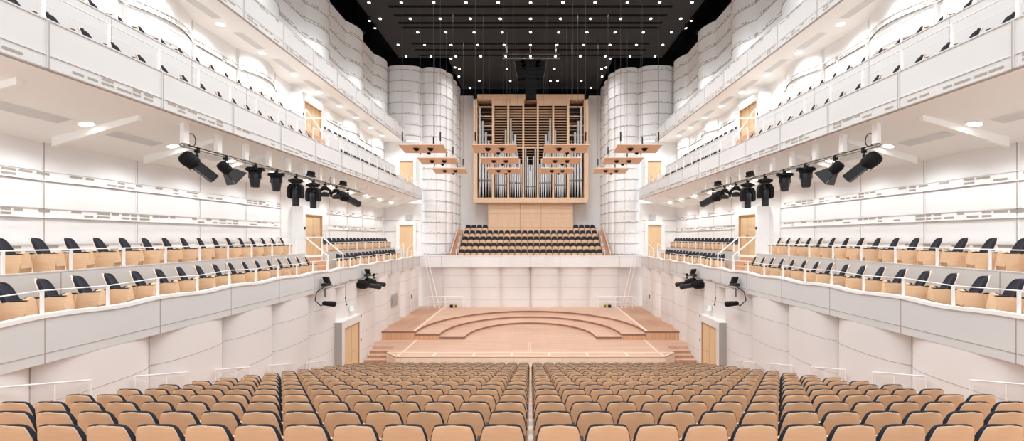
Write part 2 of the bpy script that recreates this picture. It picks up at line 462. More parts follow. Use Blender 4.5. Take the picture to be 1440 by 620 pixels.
def build_side(s):
    sd = SIDE[s]
    # ---- lower wall: convex bays under the first balcony
    mb = MB(s)
    for a, b, z0 in ((2, 27.67, -.4), (27.7, 29.37, .306), (29.37, 39.62, .846)): mb.ribbon(path(lowx, a, b, .14), [(10.3, d) for d in frange(a, b, .14)], z0, 4.405, WARMW)
    for k in range(-2, 11):
        D = J0 + JS * k
        mb.box((9.90, D - .05, -.3 if D < 28 else .86), (10.0, D + .05, 4.40), WARMW)
        mb.box((9.885, D - .012, -.3 if D < 28 else .86), (10.0, D + .012, 4.40), JOINT)
    for z, e in ((3.57, 39.6), (2.52, 39.6), (1.47, 39.6), (.42, 27.5)):
        mb.ribbon(path(lowx, 2, e, .14, -.004), path(lowx, 2, e, .14, .02), z, z + .014, JOINT)
    struct(mb.build(f'wall_{sd}'), f'{sd} side wall of the stalls, convex white bays below the balcony', 'wall')
    # ---- first balcony slab, front
    mb = MB(s); dd = frange(2, 39.9, .14)
    top = [rimz(d) - .02 for d in dd]
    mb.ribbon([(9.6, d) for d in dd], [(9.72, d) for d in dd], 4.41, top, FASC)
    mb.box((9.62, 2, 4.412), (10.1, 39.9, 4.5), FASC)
    for k in range(-2, 11):
        D = J0 + JS * k
        mb.box((9.594, D - .01, 4.41), (9.6, D + .01, rimz(D) - .02), JOINT)
    for D in frange(29.9, 38.6, 1.4)[0:6]: mb.box((9.594, D - .008, 4.41), (9.6, D + .008, rimz(D) - .02), JOINT)
    mb.box((9.594, 2, 4.6), (9.6, 39.9, 4.615), JOINT)
    mb.ribbon([(9.57, d) for d in dd], [(9.74, d) for d in dd], [rimz(d) - .06 for d in dd], [rimz(d) + .02 for d in dd], RIM)
    struct(mb.build(f'wall_{sd}_balcony_front'), f'lower {sd} balcony front, white panels with a wavy rim', 'balcony front')
    mb = MB(s)
    mb.box((9.7, 2, 4.85), (13.3, 39.9, 5.05), GFLOOR)
    mb.box((10.94, 2, 5.05), (13.3, 39.9, 5.92), GFLOOR)
    for a, b in ((2, 21.9), (24.0, 36.6)):
        mb.box((10.86, a, 5.05), (10.94, b, 6.12), RISER); mb.box((10.85, a, 6.11), (10.96, b, 6.135), RISER)
        for D in frange(a, b, 2.8)[1:-1]: mb.box((10.855, D - .01, 5.05), (10.86, D + .01, 6.1), JOINT)
    for k in range(4): mb.box((10.9 - .28 * (3 - k), 22.2, 5.05), (10.95, 23.7, 5.05 + .2175 * (k + 1) - .01 * (k == 3)), STAGES)
    struct(mb.build(f'floor_{sd}_balcony'), f'stepped floor of the lower {sd} balcony with grey riser between rows', 'balcony floor')
    # ---- first balcony back wall with three vent strips
    mb = MB(s)
    for a, b in ((2, 23.45), (27.6, 39.9)):
        mb.ribbon(path(tier1x, a, b, .15), [(13.4, d) for d in frange(a, b, .15)], 5.9, 9.75, WHITE)
        D = 12.03 - 2.85 * 3
        while D < b:
            if D > a + .1: mb.box((12.86, D - .035, 5.9), (12.92, D + .035, 9.7), WHITE); mb.box((12.855, D - .012, 5.9), (12.9, D + .012, 9.5), JOINT)
            D += 2.85
        for z in (6.47, 7.42, 8.40): cornice(mb, tier1x, a, b, z, .27, .07)
    mb.box((13.0, 23.4, 5.9), (13.4, 27.7, 9.75), WHITE)
    struct(mb.build(f'wall_{sd}_balcony_back'), f'back wall of the lower {sd} balcony with slotted strips', 'wall')
    # ---- second balcony slab with sloping soffit
    mb = MB(s)
    mb.prism([(9.6, 10.24), (13.4, 9.273), (13.4, 10.5), (9.6, 10.5)], 'y', 2, 40, SOFF)
    struct(mb.build(f'ceiling_{sd}_balcony'), f'sloping white ceiling over the lower {sd} balcony', 'ceiling')
    mb = MB(s)
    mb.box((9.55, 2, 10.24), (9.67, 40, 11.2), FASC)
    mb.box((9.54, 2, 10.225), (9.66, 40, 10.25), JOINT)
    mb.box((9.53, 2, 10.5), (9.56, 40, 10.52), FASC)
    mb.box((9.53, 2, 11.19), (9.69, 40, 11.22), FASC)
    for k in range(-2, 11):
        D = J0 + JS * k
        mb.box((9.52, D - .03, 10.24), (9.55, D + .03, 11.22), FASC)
        mb.box((9.515, D - .01, 10.24), (9.55, D + .01, 11.2), JOINT)
        if k < 10: dashes(mb, [(9.546, D + .08), (9.546, D + JS - .08)], 10.30, 10.49, SLOT, 2, fill=.9)
    struct(mb.build(f'wall_{sd}_gallery_front'), f'middle {sd} gallery front of grey panels above a slotted strip', 'balcony front')
    mb = MB(s)
    mb.box((9.67, 2, 10.5), (13.4, 40, 10.70), GFLOOR)
    mb.box((10.94, 2, 10.70), (13.4, 40, 12.12), GFLOOR)
    for a, b in ((2, 21.9), (24.0, 36.6)):
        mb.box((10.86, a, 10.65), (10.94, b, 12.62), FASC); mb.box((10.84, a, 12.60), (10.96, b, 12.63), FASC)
        D = J0 - 5.6
        while D < b:
            if D > a: mb.box((10.855, D - .01, 10.65), (10.86, D + .01, 12.6), JOINT)
            D += JS
    for k in range(6): mb.box((10.9 - .2 * (5 - k), 22.2, 10.65), (10.95, 23.7, 10.65 + .25 * (k + 1) - .01 * (k == 5)), STAGES)
    struct(mb.build(f'floor_{sd}_gallery'), f'stepped floor of the middle {sd} gallery with tall pale riser', 'balcony floor')
    mb = MB(s)
    fx = lambda D: lobex(D, 13.0, .45)
    for a, b in ((2, 23.45), (27.6, 39.9)):
        mb.ribbon(path(fx, a, b, .12), [(13.6, d) for d in frange(a, b, .12)], 12.1, 15.3, WHITE)
        for z in (13.45, 14.4): cornice(mb, fx, a, b, z, .22, .07, .12)
        q = 25.9 - 2.83 * 8
        while q < b:
            if q > a + .1: mb.box((12.94, q - .03, 12.1), (13.04, q + .03, 15.28), WHITE); mb.box((12.935, q - .01, 12.1), (13, q + .01, 15.2), JOINT)
            q += 2.83
    mb.box((13.1, 23.4, 12.1), (13.6, 27.7, 15.3), WHITE)
    struct(mb.build(f'wall_{sd}_gallery_back'), f'wavy white back wall of the middle {sd} gallery', 'wall')
    # ---- third gallery
    mb = MB(s)
    mb.box((11.0, 2, 15.28), (13.6, 40.2, 15.5), SOFF)
    struct(mb.build(f'ceiling_{sd}_gallery'), f'white ceiling over the middle {sd} gallery', 'ceiling')
    mb = MB(s)
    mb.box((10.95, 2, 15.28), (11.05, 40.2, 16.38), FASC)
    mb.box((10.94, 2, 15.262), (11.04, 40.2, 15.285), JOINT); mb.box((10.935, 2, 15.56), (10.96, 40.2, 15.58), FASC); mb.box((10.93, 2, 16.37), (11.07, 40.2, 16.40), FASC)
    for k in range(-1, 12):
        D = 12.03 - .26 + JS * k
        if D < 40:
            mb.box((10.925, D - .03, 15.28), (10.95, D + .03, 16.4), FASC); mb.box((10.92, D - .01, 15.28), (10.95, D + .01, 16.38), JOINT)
            dashes(mb, [(10.946, D + .08), (10.946, min(40.2, D + JS - .08))], 15.34, 15.54, SLOT, 2, fill=.9)
            dashes(mb, [(10.946, D + .08), (10.946, min(40.2, D + JS - .08))], 16.22, 16.36, SLOT, 2, fill=.8)
    struct(mb.build(f'wall_{sd}_upper_gallery_front'), f'uppermost {sd} gallery front of grey panels between slotted strips', 'balcony front')
    mb = MB(s)
    mb.ribbon(path(lobex, 2, 40.2, .1), [(13.6, d) for d in frange(2, 40.2, .1)], 15.4, 21.9, WHITE)
    for z in (17.3, 18.25, 19.2, 20.15, 21.1):
        mb.ribbon(path(lobex, 2, 40.2, .1, -.03), path(lobex, 2, 40.2, .1, .02), z, z + .03, JOINT)
        mb.ribbon(path(lobex, 2, 40.2, .1, -.02), path(lobex, 2, 40.2, .1, .02), z + .03, z + .2, WHITE)
        dashes(mb, path(lobex, 2, 40.2, .1, -.026), z + .04, z + .2, SLOT, 2, fill=.9)
    struct(mb.build(f'wall_{sd}_upper'), f'scalloped white wall above the uppermost {sd} gallery', 'wall')
    # ---- end walls beside the stage
    mb = MB(s)
    mb.box((9.6, 39.92, 4.9), (13.4, 40.1, 9.9), WHITE); mb.box((9.72, 40.0, 10.6), (13.4, 40.15, 15.3), WHITE)
    for z in (7.42, 8.40): 
        mb.box((9.8, 39.87, z), (10.15, 39.92, z + .03), JOINT); mb.box((11.6, 39.87, z), (12.85, 39.92, z + .03), JOINT)
    struct(mb.build(f'wall_{sd}_balcony_end'), f'white end wall closing the {sd} balconies beside the stage', 'wall')
    # ---- tower of convex lobes
    def arc(a, b, bul, n=14):
        a = Vector(a); b = Vector(b); d = b - a; nrm = Vector((d.y, -d.x)).normalized(); out = []
        for i in range(n + 1):
            t = i / n; e = math.sqrt(max(0, 1 - (2 * t - 1) ** 2))
            p = a + d * t + nrm * (bul * e); out.append((p.x, p.y))
        return out
    # order from outside to inside so that the bulge faces the hall
    segs = [((12.75, 40.35), (9.62, 40.35), .75), ((9.55, 40.4), (7.62, 41.2), .65), ((7.62, 41.3), (7.5, 43.0), .33), ((7.5, 43.1), (7.42, 44.8), .33), ((7.42, 44.9), (7.4, 46.5), .33)]
    mb = MB(s)
    for i, (a, b, bul) in enumerate(segs):
        pts = arc(a, b, -bul) if True else None
        # bulge direction: towards the camera / axis
        mid = pts[len(pts) // 2]
        base = ((a[0] + b[0]) / 2, (a[1] + b[1]) / 2)
        if (mid[0] + mid[1]) > (base[0] + base[1]): pts = arc(a, b, bul)
        z0 = 15.45 if i == 0 else 4.3
        outp = [(p[0] + .25, p[1] + .25) for p in pts]
        mb.ribbon(pts, outp, z0, 21.9, WHITE)
        cen = (base[0] + .3, base[1] + .3)
        for k in range(18):
            z = 5.42 + .945 * k
            if z < z0: continue
            o1 = [(p[0] - .035 * (p[0] - cen[0]) / max(.1, math.hypot(p[0]-cen[0], p[1]-cen[1])) * -1, p[1] + .035 * (p[1] - cen[1]) / max(.1, math.hypot(p[0]-cen[0], p[1]-cen[1]))) for p in pts]
            mb.ribbon(o1, pts, z, z + .14, WHITE); 
            o2 = [(p[0] + .004 * (p[0] - cen[0]), p[1] + .004 * (p[1] - cen[1])) for p in o1]
            mb.ribbon(o2, pts, z - .02, z + .015, JOINT)
            dashes(mb, o2, z + .02, z + .14, SLOT, 2, fill=.9)
        if i < 2:
            m1 = pts[len(pts) // 2]; mb.box((m1[0] - .008, m1[1] - .012, z0), (m1[0] + .008, m1[1], 21.9), JOINT)
    struct(mb.build(f'wall_{sd}_tower'), f'tall lobed white tower at the {sd} of the organ', 'wall')
    # ---- black void above
    mb = MB(s)
    mb.box((13.6, 0, 21.5), (13.7, 42.2, 24.2), VOID); mb.box((7.9, 42.1, 21.2), (13.7, 42.2, 24.2), VOID); mb.box((7.75, 41.2, 21.9), (7.85, 47, 24.2), VOID)
    mb.box((12.7, 0, 21.9), (13.65, 40.3, 21.95), VOID); 
    struct(mb.build(f'wall_{sd}_roof_void'), f'black upper wall above the white {sd} wall', 'wall')
for s in (-1, 1): build_side(s)

# ------------------------------------------------------------------ ceiling
def build_ceiling():
    mb = MB()
    mb.box((-11.2, 0, 22.2), (11.2, 38.7, 22.45), CEILM); mb.box((-7.05, 38.7, 22.2), (7.05, 47, 22.45), CEILM)
    for D in (28.7 * 1.05, 29.85 * 1.05, 30.9 * 1.05, 31.6 * 1.05, 34.2 * 1.05, 35.3 * 1.05, 36.4 * 1.05):
        mb.box((-9.4, D - .14, 22.185), (9.4, D + .14, 22.2), CEILD)
    struct(mb.build('ceiling'), 'dark grey concert hall ceiling with black slots', 'ceiling')
    mb = MB()
    mb.box((-13.7, 0, 24.2), (13.7, 47, 24.3), VOID); mb.box((-7.85, 46.9, 21.35), (7.85, 47.0, 24.2), VOID)
    struct(mb.build('ceiling_void'), 'black void above the dark ceiling and at its edges', 'ceiling')
build_ceiling()
lamp_me = MB().lathe([(.02, .0), (.07, .0), (.08, -.008), (.085, -.01), (.085, .03)], LAMP, 14).mesh('ceiling_spotlight')
lamps = []
def ceiling_lamp(x, D, label):
    o = bpy.data.objects.new('ceiling_spotlight', lamp_me); C.objects.link(o); o.location = (x, D, 22.17)
    tag(o, label, 'ceiling spotlight', 'round white spotlights in the dark ceiling'); lamps.append((x, D))
W = 2.1
for i, D in enumerate((29.6, 31.8, 33.9, 36.1, 38.4)):
    for k in range(-5, 6):
        if i == 2 and abs(k) == 5 and k < 0: continue
        if i == 2 and k == 0: pass
        side = 'on the centre line' if k == 0 else f'{ORD[abs(k)]} {SIDE[1 if k > 0 else -1]} of the centre line'
        ceiling_lamp(W * k, D, f'ceiling spotlight, {ORD[i + 1]} full row from the top, {side}')
for i, (px, py, lab) in enumerate(((646, 96.5, 'outer left'), (712.7, 96.5, 'inner left'), (779.5, 96.5, 'inner right'), (846, 96.5, 'outer right'),
        (674, 113.5, 'outer left'), (717.6, 113.5, 'inner left'), (774, 113.5, 'inner right'), (784, 113.5, 'middle right'), (817.5, 113.5, 'outer right'), (661, 123.5, 'left'), (831, 123.5, 'right'))):
    D = 15.3 * F / (VY - py)
    row = 'just beyond the rows' if i < 4 else 'near the organ' if i < 9 else 'at the far edge above the organ'
    ceiling_lamp((px - VX) * D / F, D, f'white spotlight in dark ceiling {row}, the {lab} one')
for s in (-1, 1):
    for j, (dx, D) in enumerate(((7.0 * .97, 38.9), (7.0 * .97, 40.9), (7.0 * .97, 43.2))):
        ceiling_lamp(s * dx, D, f'white spotlight along the {SIDE[s]} ceiling edge beside the tower, {ORD[j + 1]} from the front')

# lamps high in the black side walls
for s in (-1, 1):
    for j, D in enumerate((31.1, 32.2)):
        mb = MB(); mb.lathe([(.02, 0), (.10, 0), (.10, .06)], LAMP, 12); mb.lathe([(.11, .0), (.12, .3), (.03, .32)], BLACK, 12)
        o = mb.build('ceiling_edge_spotlight'); o.location = (s * 11.0, D, 21.7)
        tag(o, f'{"upper" if j == 0 else "lower"} of two bright lamps at the {SIDE[s]} ceiling edge above the wall', 'ceiling spotlight')
    t = thing('wall_projector', f'small pair of projectors on top of the {SIDE[s]} scalloped wall', 'projector', (s * 12.6, 33.7, 21.95))
    MB().box((-.3, -.05, 0), (.3, .05, .06), BLACKG).build('bracket', t)
    for x in (-.17, .17):
        MB().tube([(x, -.14, .2), (x * 1.3, .2, .26)], [.11, .13], BLACK, 12).build('lamp_head', t)

# ------------------------------------------------------------------ rear: choir wall, choir stalls, organ wall
def build_rear():
    mb = MB()
    def cy(x):
        t = (abs(x) / 2.58) % 1.0
        return 39.64 + (.55 * (1 - math.sqrt(max(0, 1 - abs(2 * t - 1) ** 3.2))) if abs(x) < 7.74 else .55)
    xs = frange(-9.9, 9.9, .1)
    mb.ribbon([(x, cy(x)) for x in xs], [(x, 40.4) for x in xs], .845, 4.4, WARMW)
    for z in (3.57, 2.52, 1.47): mb.ribbon([(x, cy(x) - .004) for x in xs], [(x, cy(x) + .01) for x in xs], z, z + .014, JOINT)
    struct(mb.build('wall_front'), 'white wall of convex bays behind the stage', 'wall')
    mb = MB()
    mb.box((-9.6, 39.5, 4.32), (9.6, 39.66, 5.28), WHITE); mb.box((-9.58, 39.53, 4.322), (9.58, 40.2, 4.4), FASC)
    mb.box((-9.6, 39.46, 5.27), (9.6, 39.8, 5.33), RIM)
    for k in range(-3, 4): mb.box((2.58 * k - .01, 39.494, 4.32), (2.58 * k + .01, 39.5, 5.27), JOINT)
    struct(mb.build('wall_front_choir_rail'), 'white choir balcony front above the stage', 'balcony front')
    mb = MB()
    for r in range(5):
        z = 4.9 + .575 * r; d = 39.95 + 1.07 * r
        mb.box((-7.3, d, 4.4), (7.3, 46.5 if r == 4 else d + 1.12, z), STAGES if r else STAGEW)
    struct(mb.build('floor_choir'), 'stepped wooden floor of the choir stalls below the organ', 'floor')
    for s in (-1, 1):
        t = thing('choir_stair', f'brown wooden stair rising beside the {SIDE[s]} end of the choir seats', 'stair', (0, 0, 0))
        for k in range(9):
            m2 = MB(s); m2.box((6.62, 40.0 + .53 * k, 4.85 + .29 * k), (7.0, 40.0 + .53 * k + .56, 5.05 + .29 * k + .29), STAGES); m2.build('step', t)
        m2 = MB(s); m2.beam((7.03, 39.9, 5.4), (7.03, 44.6, 8.05), .05, .25, STRIPE); m2.build('side_board', t)
        # white zigzag rail at the ends of the rows
        rt = thing('choir_stair_rail', f'white stepped handrail at the {SIDE[s]} end of the choir rows', 'handrail', (0, 0, 0))
        for r in range(5):
            z = 4.9 + .575 * r; d = 40.1 + 1.07 * r
            m2 = MB(s); m2.tube([(6.55, d, z + .02), (6.55, d, z + .95), (6.55, d + .95, z + 1.0), (6.55, d + .95, z + .6)], .03, RAIL, 6); m2.build('rail_loop', rt)
    # back wall
    mb = MB()
    mb.box((-7.85, 46.5, 4.5), (7.85, 46.65, 21.4), WHITE)
    for x in (-6.3, 6.3): mb.box((x - .01, 46.49, 7), (x + .01, 46.5, 21.4), JOINT)
    struct(mb.build('wall_organ'), 'pale back wall behind the organ', 'wall')
build_rear()
for r in range(5):
    D = 40.55 + 1.07 * r; z = 4.9 + .575 * r
    for i in range(23):
        if r == 4 and 4 <= i <= 18: continue
        x = -6.16 + .56 * i
        where = 'topmost' if r == 4 else ORD[r + 1]
        lab = f'choir seat below the organ, {where} row from the rim, {ORD[i + 1]} from the left'
        single_seat('choir_chair', lab, 'choir seat', (x, D, z), PI, 'choir seats')

# ------------------------------------------------------------------ organ
def build_organ():
    D = 44.6
    X = lambda px: (px - VX) * D / F
    Z = lambda py: H + (VY - py) * D / F
    og = thing('pipe_organ', 'large pipe organ in a pale oak case above the choir', 'organ', (0, 0, 0))
    case = MB()
    x0, x1, zt, zb = X(665.5), X(827.5), Z(132.5), Z(278.5)
    case.box((x0, D, zb), (X(671), 46.4, zt), ORGW); case.box((X(821.5), D, zb), (x1, 46.4, zt), ORGW)
    case.box((x0, D, Z(139.5)), (x1, 46.4, zt), ORGW)
    case.prism([(x0, Z(278)), (x1, Z(278)), (x1, Z(279.5)), (X(825), Z(285)), (X(668), Z(285)), (x0, Z(279.5))], 'y', D - .15, 46.4, ORGW)
    case.build('case', og)
    bk = MB(); bk.box((x0 + .3, 46.2, zb), (x1 - .3, 46.35, zt - .3), ORGD); bk.build('dark_interior', og)
    mull = [(693.3, 3.2), (714.6, 2.6), (735.8, 2.4), (756.3, 2.4), (778, 2.6), (799, 3.2)]
    for px, w in mull:
        m = MB(); m.box((X(px - w / 2), D + .02, zb), (X(px + w / 2), 45.1, Z(139)), ORGW); m.build('mullion', og)
    bays = [(671, 691.7), (694.9, 713.3), (715.9, 734.6), (737, 755.1), (757.5, 776.7), (779.3, 797.4), (800.6, 821.5)]
    for i, (a, b) in enumerate(bays):
        m = MB()
        if i in (0, 6):
            for y in range(5): m.box((X(a), D + .5, Z(148 + 13.5 * y) - .05), (X(b), D + .7, Z(148 + 13.5 * y) + .05), ORGW)
            ys = [143 + 3.2 * j for j in range(34)]
            for y in ys: m.box((X(a), D + 1.25, Z(y) - .05), (X(b), D + 1.3, Z(y) + .03), ORGD if int(y) % 2 else ORGL)
        else:
            if i != 3: m.box((X(a), D + .1, Z(148)), (X(b), D + .2, Z(139.4)), ORGW)
            y = 149.5
            while y < 206:
                m.prism([(D + .62, Z(y) - .02), (D + .82, Z(y) + .11), (D + .84, Z(y) + .09), (D + .64, Z(y) - .04)], 'x', X(a), X(b), ORGL)
                m.box((X(a), D + .6, Z(y) - .055), (X(b), D + .63, Z(y) + .055), ORGL)
                y += 3.75
            m.box((X(a), D + .45, Z(205.5) - .12), (X(b), D + .65, Z(205.5) + .06), ORGW)
            while y < 224:
                m.box((X(a), D + 1.0, Z(y) - .04), (X(b), D + 1.05, Z(y) + .04), ORGL); y += 4
        m.build('louvre_screen', og)
    def pipe(px, ytop, ymouth, w, dpt=.35, ybot=277):
        m = MB(); r = w * D / F / 2; x = X(px); y = D + dpt
        zt_, zm, zb_ = Z(ytop), Z(ymouth), Z(ybot)
        m.lathe([(r * .25, zb_), (r * .98, zm - .02), (r, zm), (r, zt_)], PIPE, 12, Matrix.Translation((x, y, 0)))
        m.box((x - r * .55, y - r - .006, zm + .0), (x + r * .55, y - r + .02, zm + .22 * min(1, r / .12)), PIPED)
        m.build('organ_pipe', og)
    outer = [(674.3, 150), (678.6, 169), (682.8, 184.5), (686.9, 197), (690.2, 209)]
    bay2 = [(697, 214), (699.8, 211), (702.6, 209), (705.4, 207), (708, 203), (711, 182)]
    bay3 = [(718, 167), (721.2, 184), (724.3, 188), (727.6, 214), (730.3, 222), (732.9, 230)]
    centre = [(739, 209), (741.8, 219), (744.4, 231)]
    for sgn in (1, -1):
        mx = lambda p: p if sgn > 0 else 2 * VX - p
        for p, t in outer: pipe(mx(p), t, 255, 3.3)
        for j, (p, t) in enumerate(bay2): pipe(mx(p), t, 261, 2.3 if j < 5 else 2.8)
        for p, t in bay3: pipe(mx(p), t, 258, 2.4 if t > 200 else 3)
        for p, t in centre: pipe(mx(p), t, 263, 2.2)
    pipe(746, 240, 263, 1.2)
    base = MB()
    xa, xb = X(686), X(806)
    base.box((xa, 44.95, 7.2), (xb, 46.4, Z(284.5)), ORGW)
    base.build('base_panel', og)
    grid = MB()
    for px in (731.5, 761): grid.box((X(px) - .02, 44.94, 7.2), (X(px) + .02, 44.95, Z(285)), DOORE)
    for k in range(7): grid.box((xa, 44.943, 7.45 + .45 * k), (xb, 44.95, 7.47 + .45 * k), DOORE)
    grid.build('panel_joint_trim', og)
build_organ()

# ------------------------------------------------------------------ hanging reflectors
def build_reflectors():
    def make(label, loc):
        t = thing('hanging_acoustic_reflector', label, 'acoustic reflector', loc, 0, 'wooden reflector panels over the stage')
        m = MB()   # tilted plate, near edge raised
        a = .10
        m.prism([(-.75, a), (.75, -a), (.75, -a + .05), (-.75, a + .05)], 'x', -1.3, 1.3, REFW)
        m.box((-1.3, -.77, a + .0), (1.3, -.73, a + .055), STRIPE); m.build('panel', t)
        for x in (-.42, .42):
            m = MB(); m.lathe([(.05, -.13), (.09, -.12), (.17, -.03), (.19, .0), (.19, .015)], BLACK, 14, Matrix.Translation((x, -.08, .0))); m.build('downlight_cone', t)
        m = MB(); m.lathe([(.05, -.1), (.12, -.02), (.13, .02)], BLACK, 12, Matrix.Translation((.14, .72, -.1))); m.build('small_cone', t)
        for x, y in ((-1.1, -.6), (1.1, -.6), (.45, .6)):
            m = MB(); m.tube([(x, y, .08 if y < 0 else .0), (x, y, .36)], .012, BLACKG, 6); m.tube([(x, y, .36), (x, y, .86)], .042, BLACK, 8); m.build('hoist', t)
            m = MB(); m.tube([(x, y, .86), (x, y, 22.2 - loc[2])], .007, CABLE, 5); m.build('cable', t)
        return t
    first = None
    for r, (D, nm) in enumerate(((27.0, 'front'), (31.3, 'middle'), (35.9, 'rear'))):
        for x, w in ((-6.33, 'far left'), (-2.1, 'left of centre'), (2.1, 'right of centre'), (6.33, 'far right')):
            loc = (x, D, 12.15); lab = f'hanging wooden reflector panel, {w} column, {nm} of its three'
            if first is None: first = make(lab, loc)
            else: dup(first, loc, 0, lab)
build_reflectors()

# ------------------------------------------------------------------ loudspeaker cluster
def build_cluster():
    D = 34.5
    t = thing('hanging_loudspeaker_cluster', 'black hanging loudspeaker cluster before the organ top', 'loudspeaker', (0, D, 18.0))
    X = lambda px: (px - VX) * D / F
    Z = lambda py: H + (VY - py) * D / F - 18.0
    x0, x1 = X(738.8), X(754.2)
    n = 8
    for k in range(n):
        za = Z(140) + (Z(96.5) - Z(140)) * k / n; zb = Z(140) + (Z(96.5) - Z(140)) * (k + 1) / n - .015
        m = MB(); m.prism([(-.35, za), (.3, za + .02), (.3, zb - .02), (-.35, zb)], 'x', x0, x1, BOXM); m.box((x1 - .17, -.356, za + .01), (x1 - .1, -.35, zb), CEILD); m.build('line_array_box', t)
    for s in (-1, 1):
        for k in range(2):
            m = MB(s); z1 = Z(87 + 12 * k); z0 = Z(98 + 12 * k)
            m.prism([(.35 - .1 * k, z0), (1.05 - .12 * k, z0 - .1), (1.2 - .1 * k, z1 - .05), (.45, z1)], 'y', -.3, .35, BOXM)
            for xx in (.62, .82): m.lathe([(.02, 0), (.075, 0), (.08, .03)], CEILD, 10, Matrix.Translation((xx, -.31, (z0 + z1) / 2)) @ Matrix.Rotation(PI / 2, 4, 'X'))
            m.beam((1.1 - .1 * k, -.33, z0 - .05), (1.22 - .1 * k, -.33, z1 - .05), .04, .03, BLACKG)
            m.build('side_speaker', t)
    m = MB(); m.box((X(733), -.3, Z(96)), (X(759), .3, Z(86)), BOXM); m.build('top_frame', t)
    tr = thing('hanging_lighting_truss', 'grey horizontal truss above the black loudspeaker cluster', 'truss', (0, D, 20.5))
    zz = [Z(74.5) - 2.5, Z(77) - 2.5, Z(81) - 2.5, Z(83.2) - 2.5]
    for k, z in enumerate(zz):
        m = MB(); m.tube([(X(706.5), -.2 if k % 2 else .2, z), (X(787), -.2 if k % 2 else .2, z)], .025, BLACKG if k % 2 else STEEL, 6); m.build('chord', tr)
    m = MB(); L = X(787) - X(706.5)
    for k in range(14):
        xa = X(706.5) + L * k / 14; m.tube([(xa, -.2, zz[0]), (xa + L / 14, .2, zz[3])], .012, BLACKG, 5)
    m.build('lattice', tr)
    for px in (712.4, 781.3, 746):
        m = MB(); x = X(px); m.tube([(x, 0, zz[0]), (x, 0, zz[0] + .55)], .05, STEEL, 8); m.tube([(x, 0, zz[0] + .5), (x, 0, 22.2 - 20.5)], .014, CABLE, 5); m.build('hoist', tr)
build_cluster()
# fine steel cables hanging from the ceiling
def cable(x, D, z0, label):
    m = MB(); m.tube([(0, 0, 0), (0, 0, 22.2 - z0)], .006, CABLE, 5); o = m.build('hanging_cable'); o.location = (x, D, z0)
    tag(o, label, 'cable', 'thin steel cables hanging from the ceiling')
for px in (578, 598, 622, 646, 668, 688, 700, 806, 818, 836, 856, 876, 900, 914):
    cable((px - VX) * 33 / F, 33, 20.2 - .0, 'thin steel cable hanging from the dark ceiling above the stage')

# ------------------------------------------------------------------ balcony seats, rails
def build_balcony_seats(s):
    sd = SIDE[s]; rot = -s * math.radians(-47)     # towards the stage
    # facing direction: rotate +Y towards the axis
    specs = [('balcony_chair', 'lower balcony', 5.05, 10.12, 8.30, 18, 'front row'), ('balcony_chair', 'lower balcony', 5.92, 11.44, 9.40, 17, 'back row'),
             ('gallery_chair', 'middle gallery', 10.74, 10.05, 8.40, 18, 'front row'), ('gallery_chair', 'middle gallery', 12.16, 11.3, 9.12, 17, 'back row')]
    protos = {}
    for nm, where, z, X, D0, n, row in specs:
        for k in range(n):
            D = D0 + .754 * k
            a = math.radians(64) * s
            lab = f'angled black-cushioned seat in the {sd} {where}, {row}, {ORD[k + 1]} from the viewer'
            loc = (s * X, D, z); rz = a
            if nm == 'balcony_chair' and k < 12:
                if nm not in protos: protos[nm] = make_seat(nm, lab, 'balcony seat', loc, rz, f'{sd} lower balcony seats', True)
                else: dup(protos[nm], loc, rz, lab)
            else:
                single_seat(nm, lab, 'balcony seat' if nm[0] == 'b' else 'gallery seat', loc, rz, f'{sd} {where} seats', ROUND_ME)
    for nm, where, z, X, D0, n, row in (('balcony_chair', 'lower balcony', 5.05, 10.2, 24.7, 17, 'front row'), ('balcony_chair', 'lower balcony', 5.92, 11.35, 25.6, 18, 'back row'),
                                       ('gallery_chair', 'middle gallery', 10.74, 10.02, 24.7, 17, 'front row'), ('gallery_chair', 'middle gallery', 12.16, 11.25, 25.6, 15, 'back row')):
        for k in range(n):
            D = D0 + .63 * k
            single_seat(nm, f'black stage-side seat, {sd} {where}, {row}, {ORD[k + 1]} beyond the steps',
                        'balcony seat' if nm[0] == 'b' else 'gallery seat', (s * X, D, z), s * PI / 2, f'{sd} {where} stage-side seats')
for s in (-1, 1): build_balcony_seats(s)

